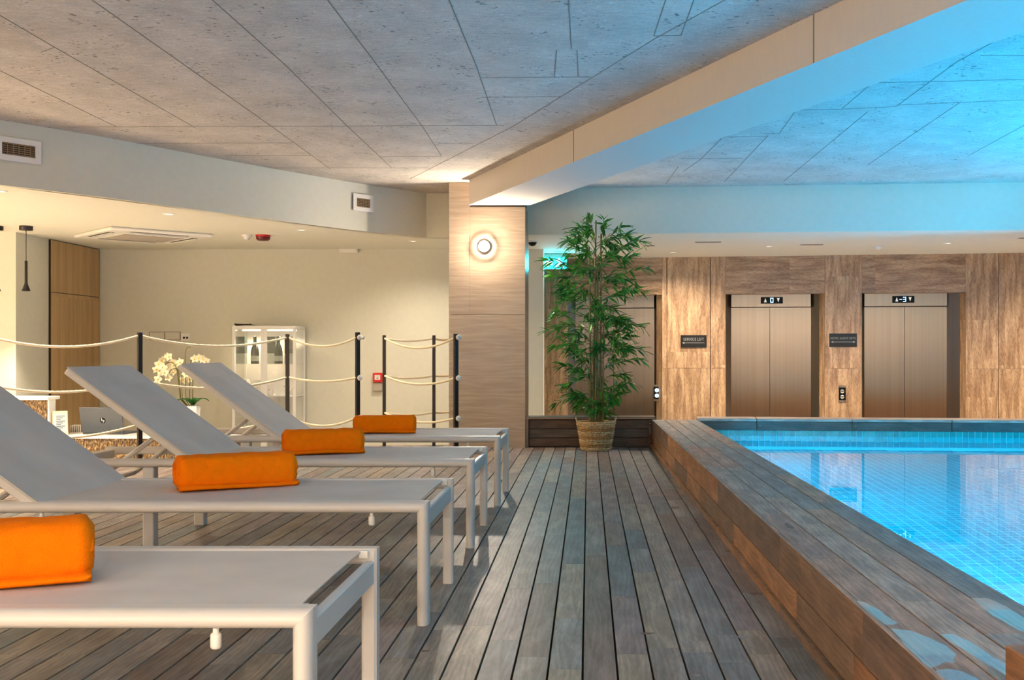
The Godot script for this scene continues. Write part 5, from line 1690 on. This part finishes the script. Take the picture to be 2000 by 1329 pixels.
# ---------------------------------------------------------------- wet patches and oddments on the ledge
func build_ledge_things() -> void:
	rng.seed = 9
	var y := 0.2552
	var pts := [
		[[1672, 1174], [1690, 1178], [1715, 1192], [1737, 1208], [1755, 1218], [1745, 1222], [1728, 1221], [1712, 1208], [1694, 1194]],
		[[1740, 1229], [1778, 1233], [1818, 1248], [1850, 1264], [1866, 1280], [1864, 1296], [1846, 1294], [1830, 1302], [1818, 1308], [1796, 1290], [1765, 1258]],
		[[1836, 1240], [1862, 1240], [1895, 1254], [1940, 1285], [1990, 1312], [2040, 1345], [2010, 1345], [1950, 1312], [1890, 1275], [1850, 1250]],
		[[1896, 1169], [1930, 1170], [1965, 1186], [2000, 1208], [2030, 1222], [2030, 1248], [1990, 1232], [1940, 1204]],
		[[1826, 1312], [1850, 1307], [1880, 1313], [1905, 1325], [1925, 1340], [1890, 1345], [1855, 1334]]]
	var names := ["small wet puddle near the outer edge of the wooden ledge", "broad wet puddle with ragged edge on the wooden ledge", "long wet puddle along the second plank of the ledge", "wet puddle on the ledge plank next to the pool water", "wet puddle on the ledge beside the broad ragged one"]
	for k in pts.size():
		var poly := PackedVector2Array()
		var n: int = pts[k].size()
		for i in n:
			var q := on_y(pts[k][i][0], pts[k][i][1], y)
			var r := on_y(pts[k][(i + 1) % n][0], pts[k][(i + 1) % n][1], y)
			for j in 3:
				var m := q.lerp(r, j / 3.0)
				poly.append(Vector2(m.x, -m.z) + Vector2(rng.randf_range(-0.002, 0.002), rng.randf_range(-0.002, 0.002)))
		var st := S()
		flat_shape(st, poly, 0.0012, Transform3D(Basis(Vector3.RIGHT, Vector3.FORWARD, Vector3.UP), Vector3(0, y, 0)))
		tag(mk("puddle", st, M.puddle, self), names[k], "puddle", "puddles on the pool ledge")
	# damp dark marks soaked into the planks
	var led := get_node("wall_pool_ledge")
	for s in [[1541, 1028, 0.03, 0.14, 0]]:
		blotch("stain", on_y(s[0], s[1], 0.255), s[2], s[3], 0.0005, M.stain_pale if s[4] else M.stain, led)
	# wooden block on the ledge
	var b := thing("wooden_block", "reddish brown wooden block standing on the pool ledge", "block", Vector3(0.812, 0.255, -1.86))
	part_box("block", Vector3(-0.068, 0.0, -0.06), Vector3(0.09, 0.102, 0.06), M.face[5], b, 0.003)

func _ready() -> void:
	var cam := Camera3D.new()
	cam.name = "camera"
	add_child(cam)
	cam.position = Vector3(0, EYE, 0)
	cam.projection = Camera3D.PROJECTION_FRUSTUM
	cam.near = 0.05; cam.far = 60.0
	cam.size = 2.0 * 0.05 * 664.5 / F
	cam.frustum_offset = Vector2(0.05 * (1000.0 - CX) / F, 0.05 * (CY - 664.5) / F)
	cam.current = true
	var we := WorldEnvironment.new()
	we.name = "environment"
	var env := Environment.new()
	env.background_mode = Environment.BG_COLOR
	env.background_color = Color(0, 0, 0)
	env.tonemap_mode = Environment.TONE_MAPPER_LINEAR
	env.tonemap_exposure = 1.1
	env.sdfgi_enabled = true; env.ssao_enabled = true; env.ssil_enabled = true
	we.environment = env
	add_child(we)
	make_materials()
	build_lights()
	build_shell()
	build_loungers()
	build_bamboo()
	build_ropes()
	build_reception()
	build_ceiling_things()
	build_signs()
	build_ledge_things()
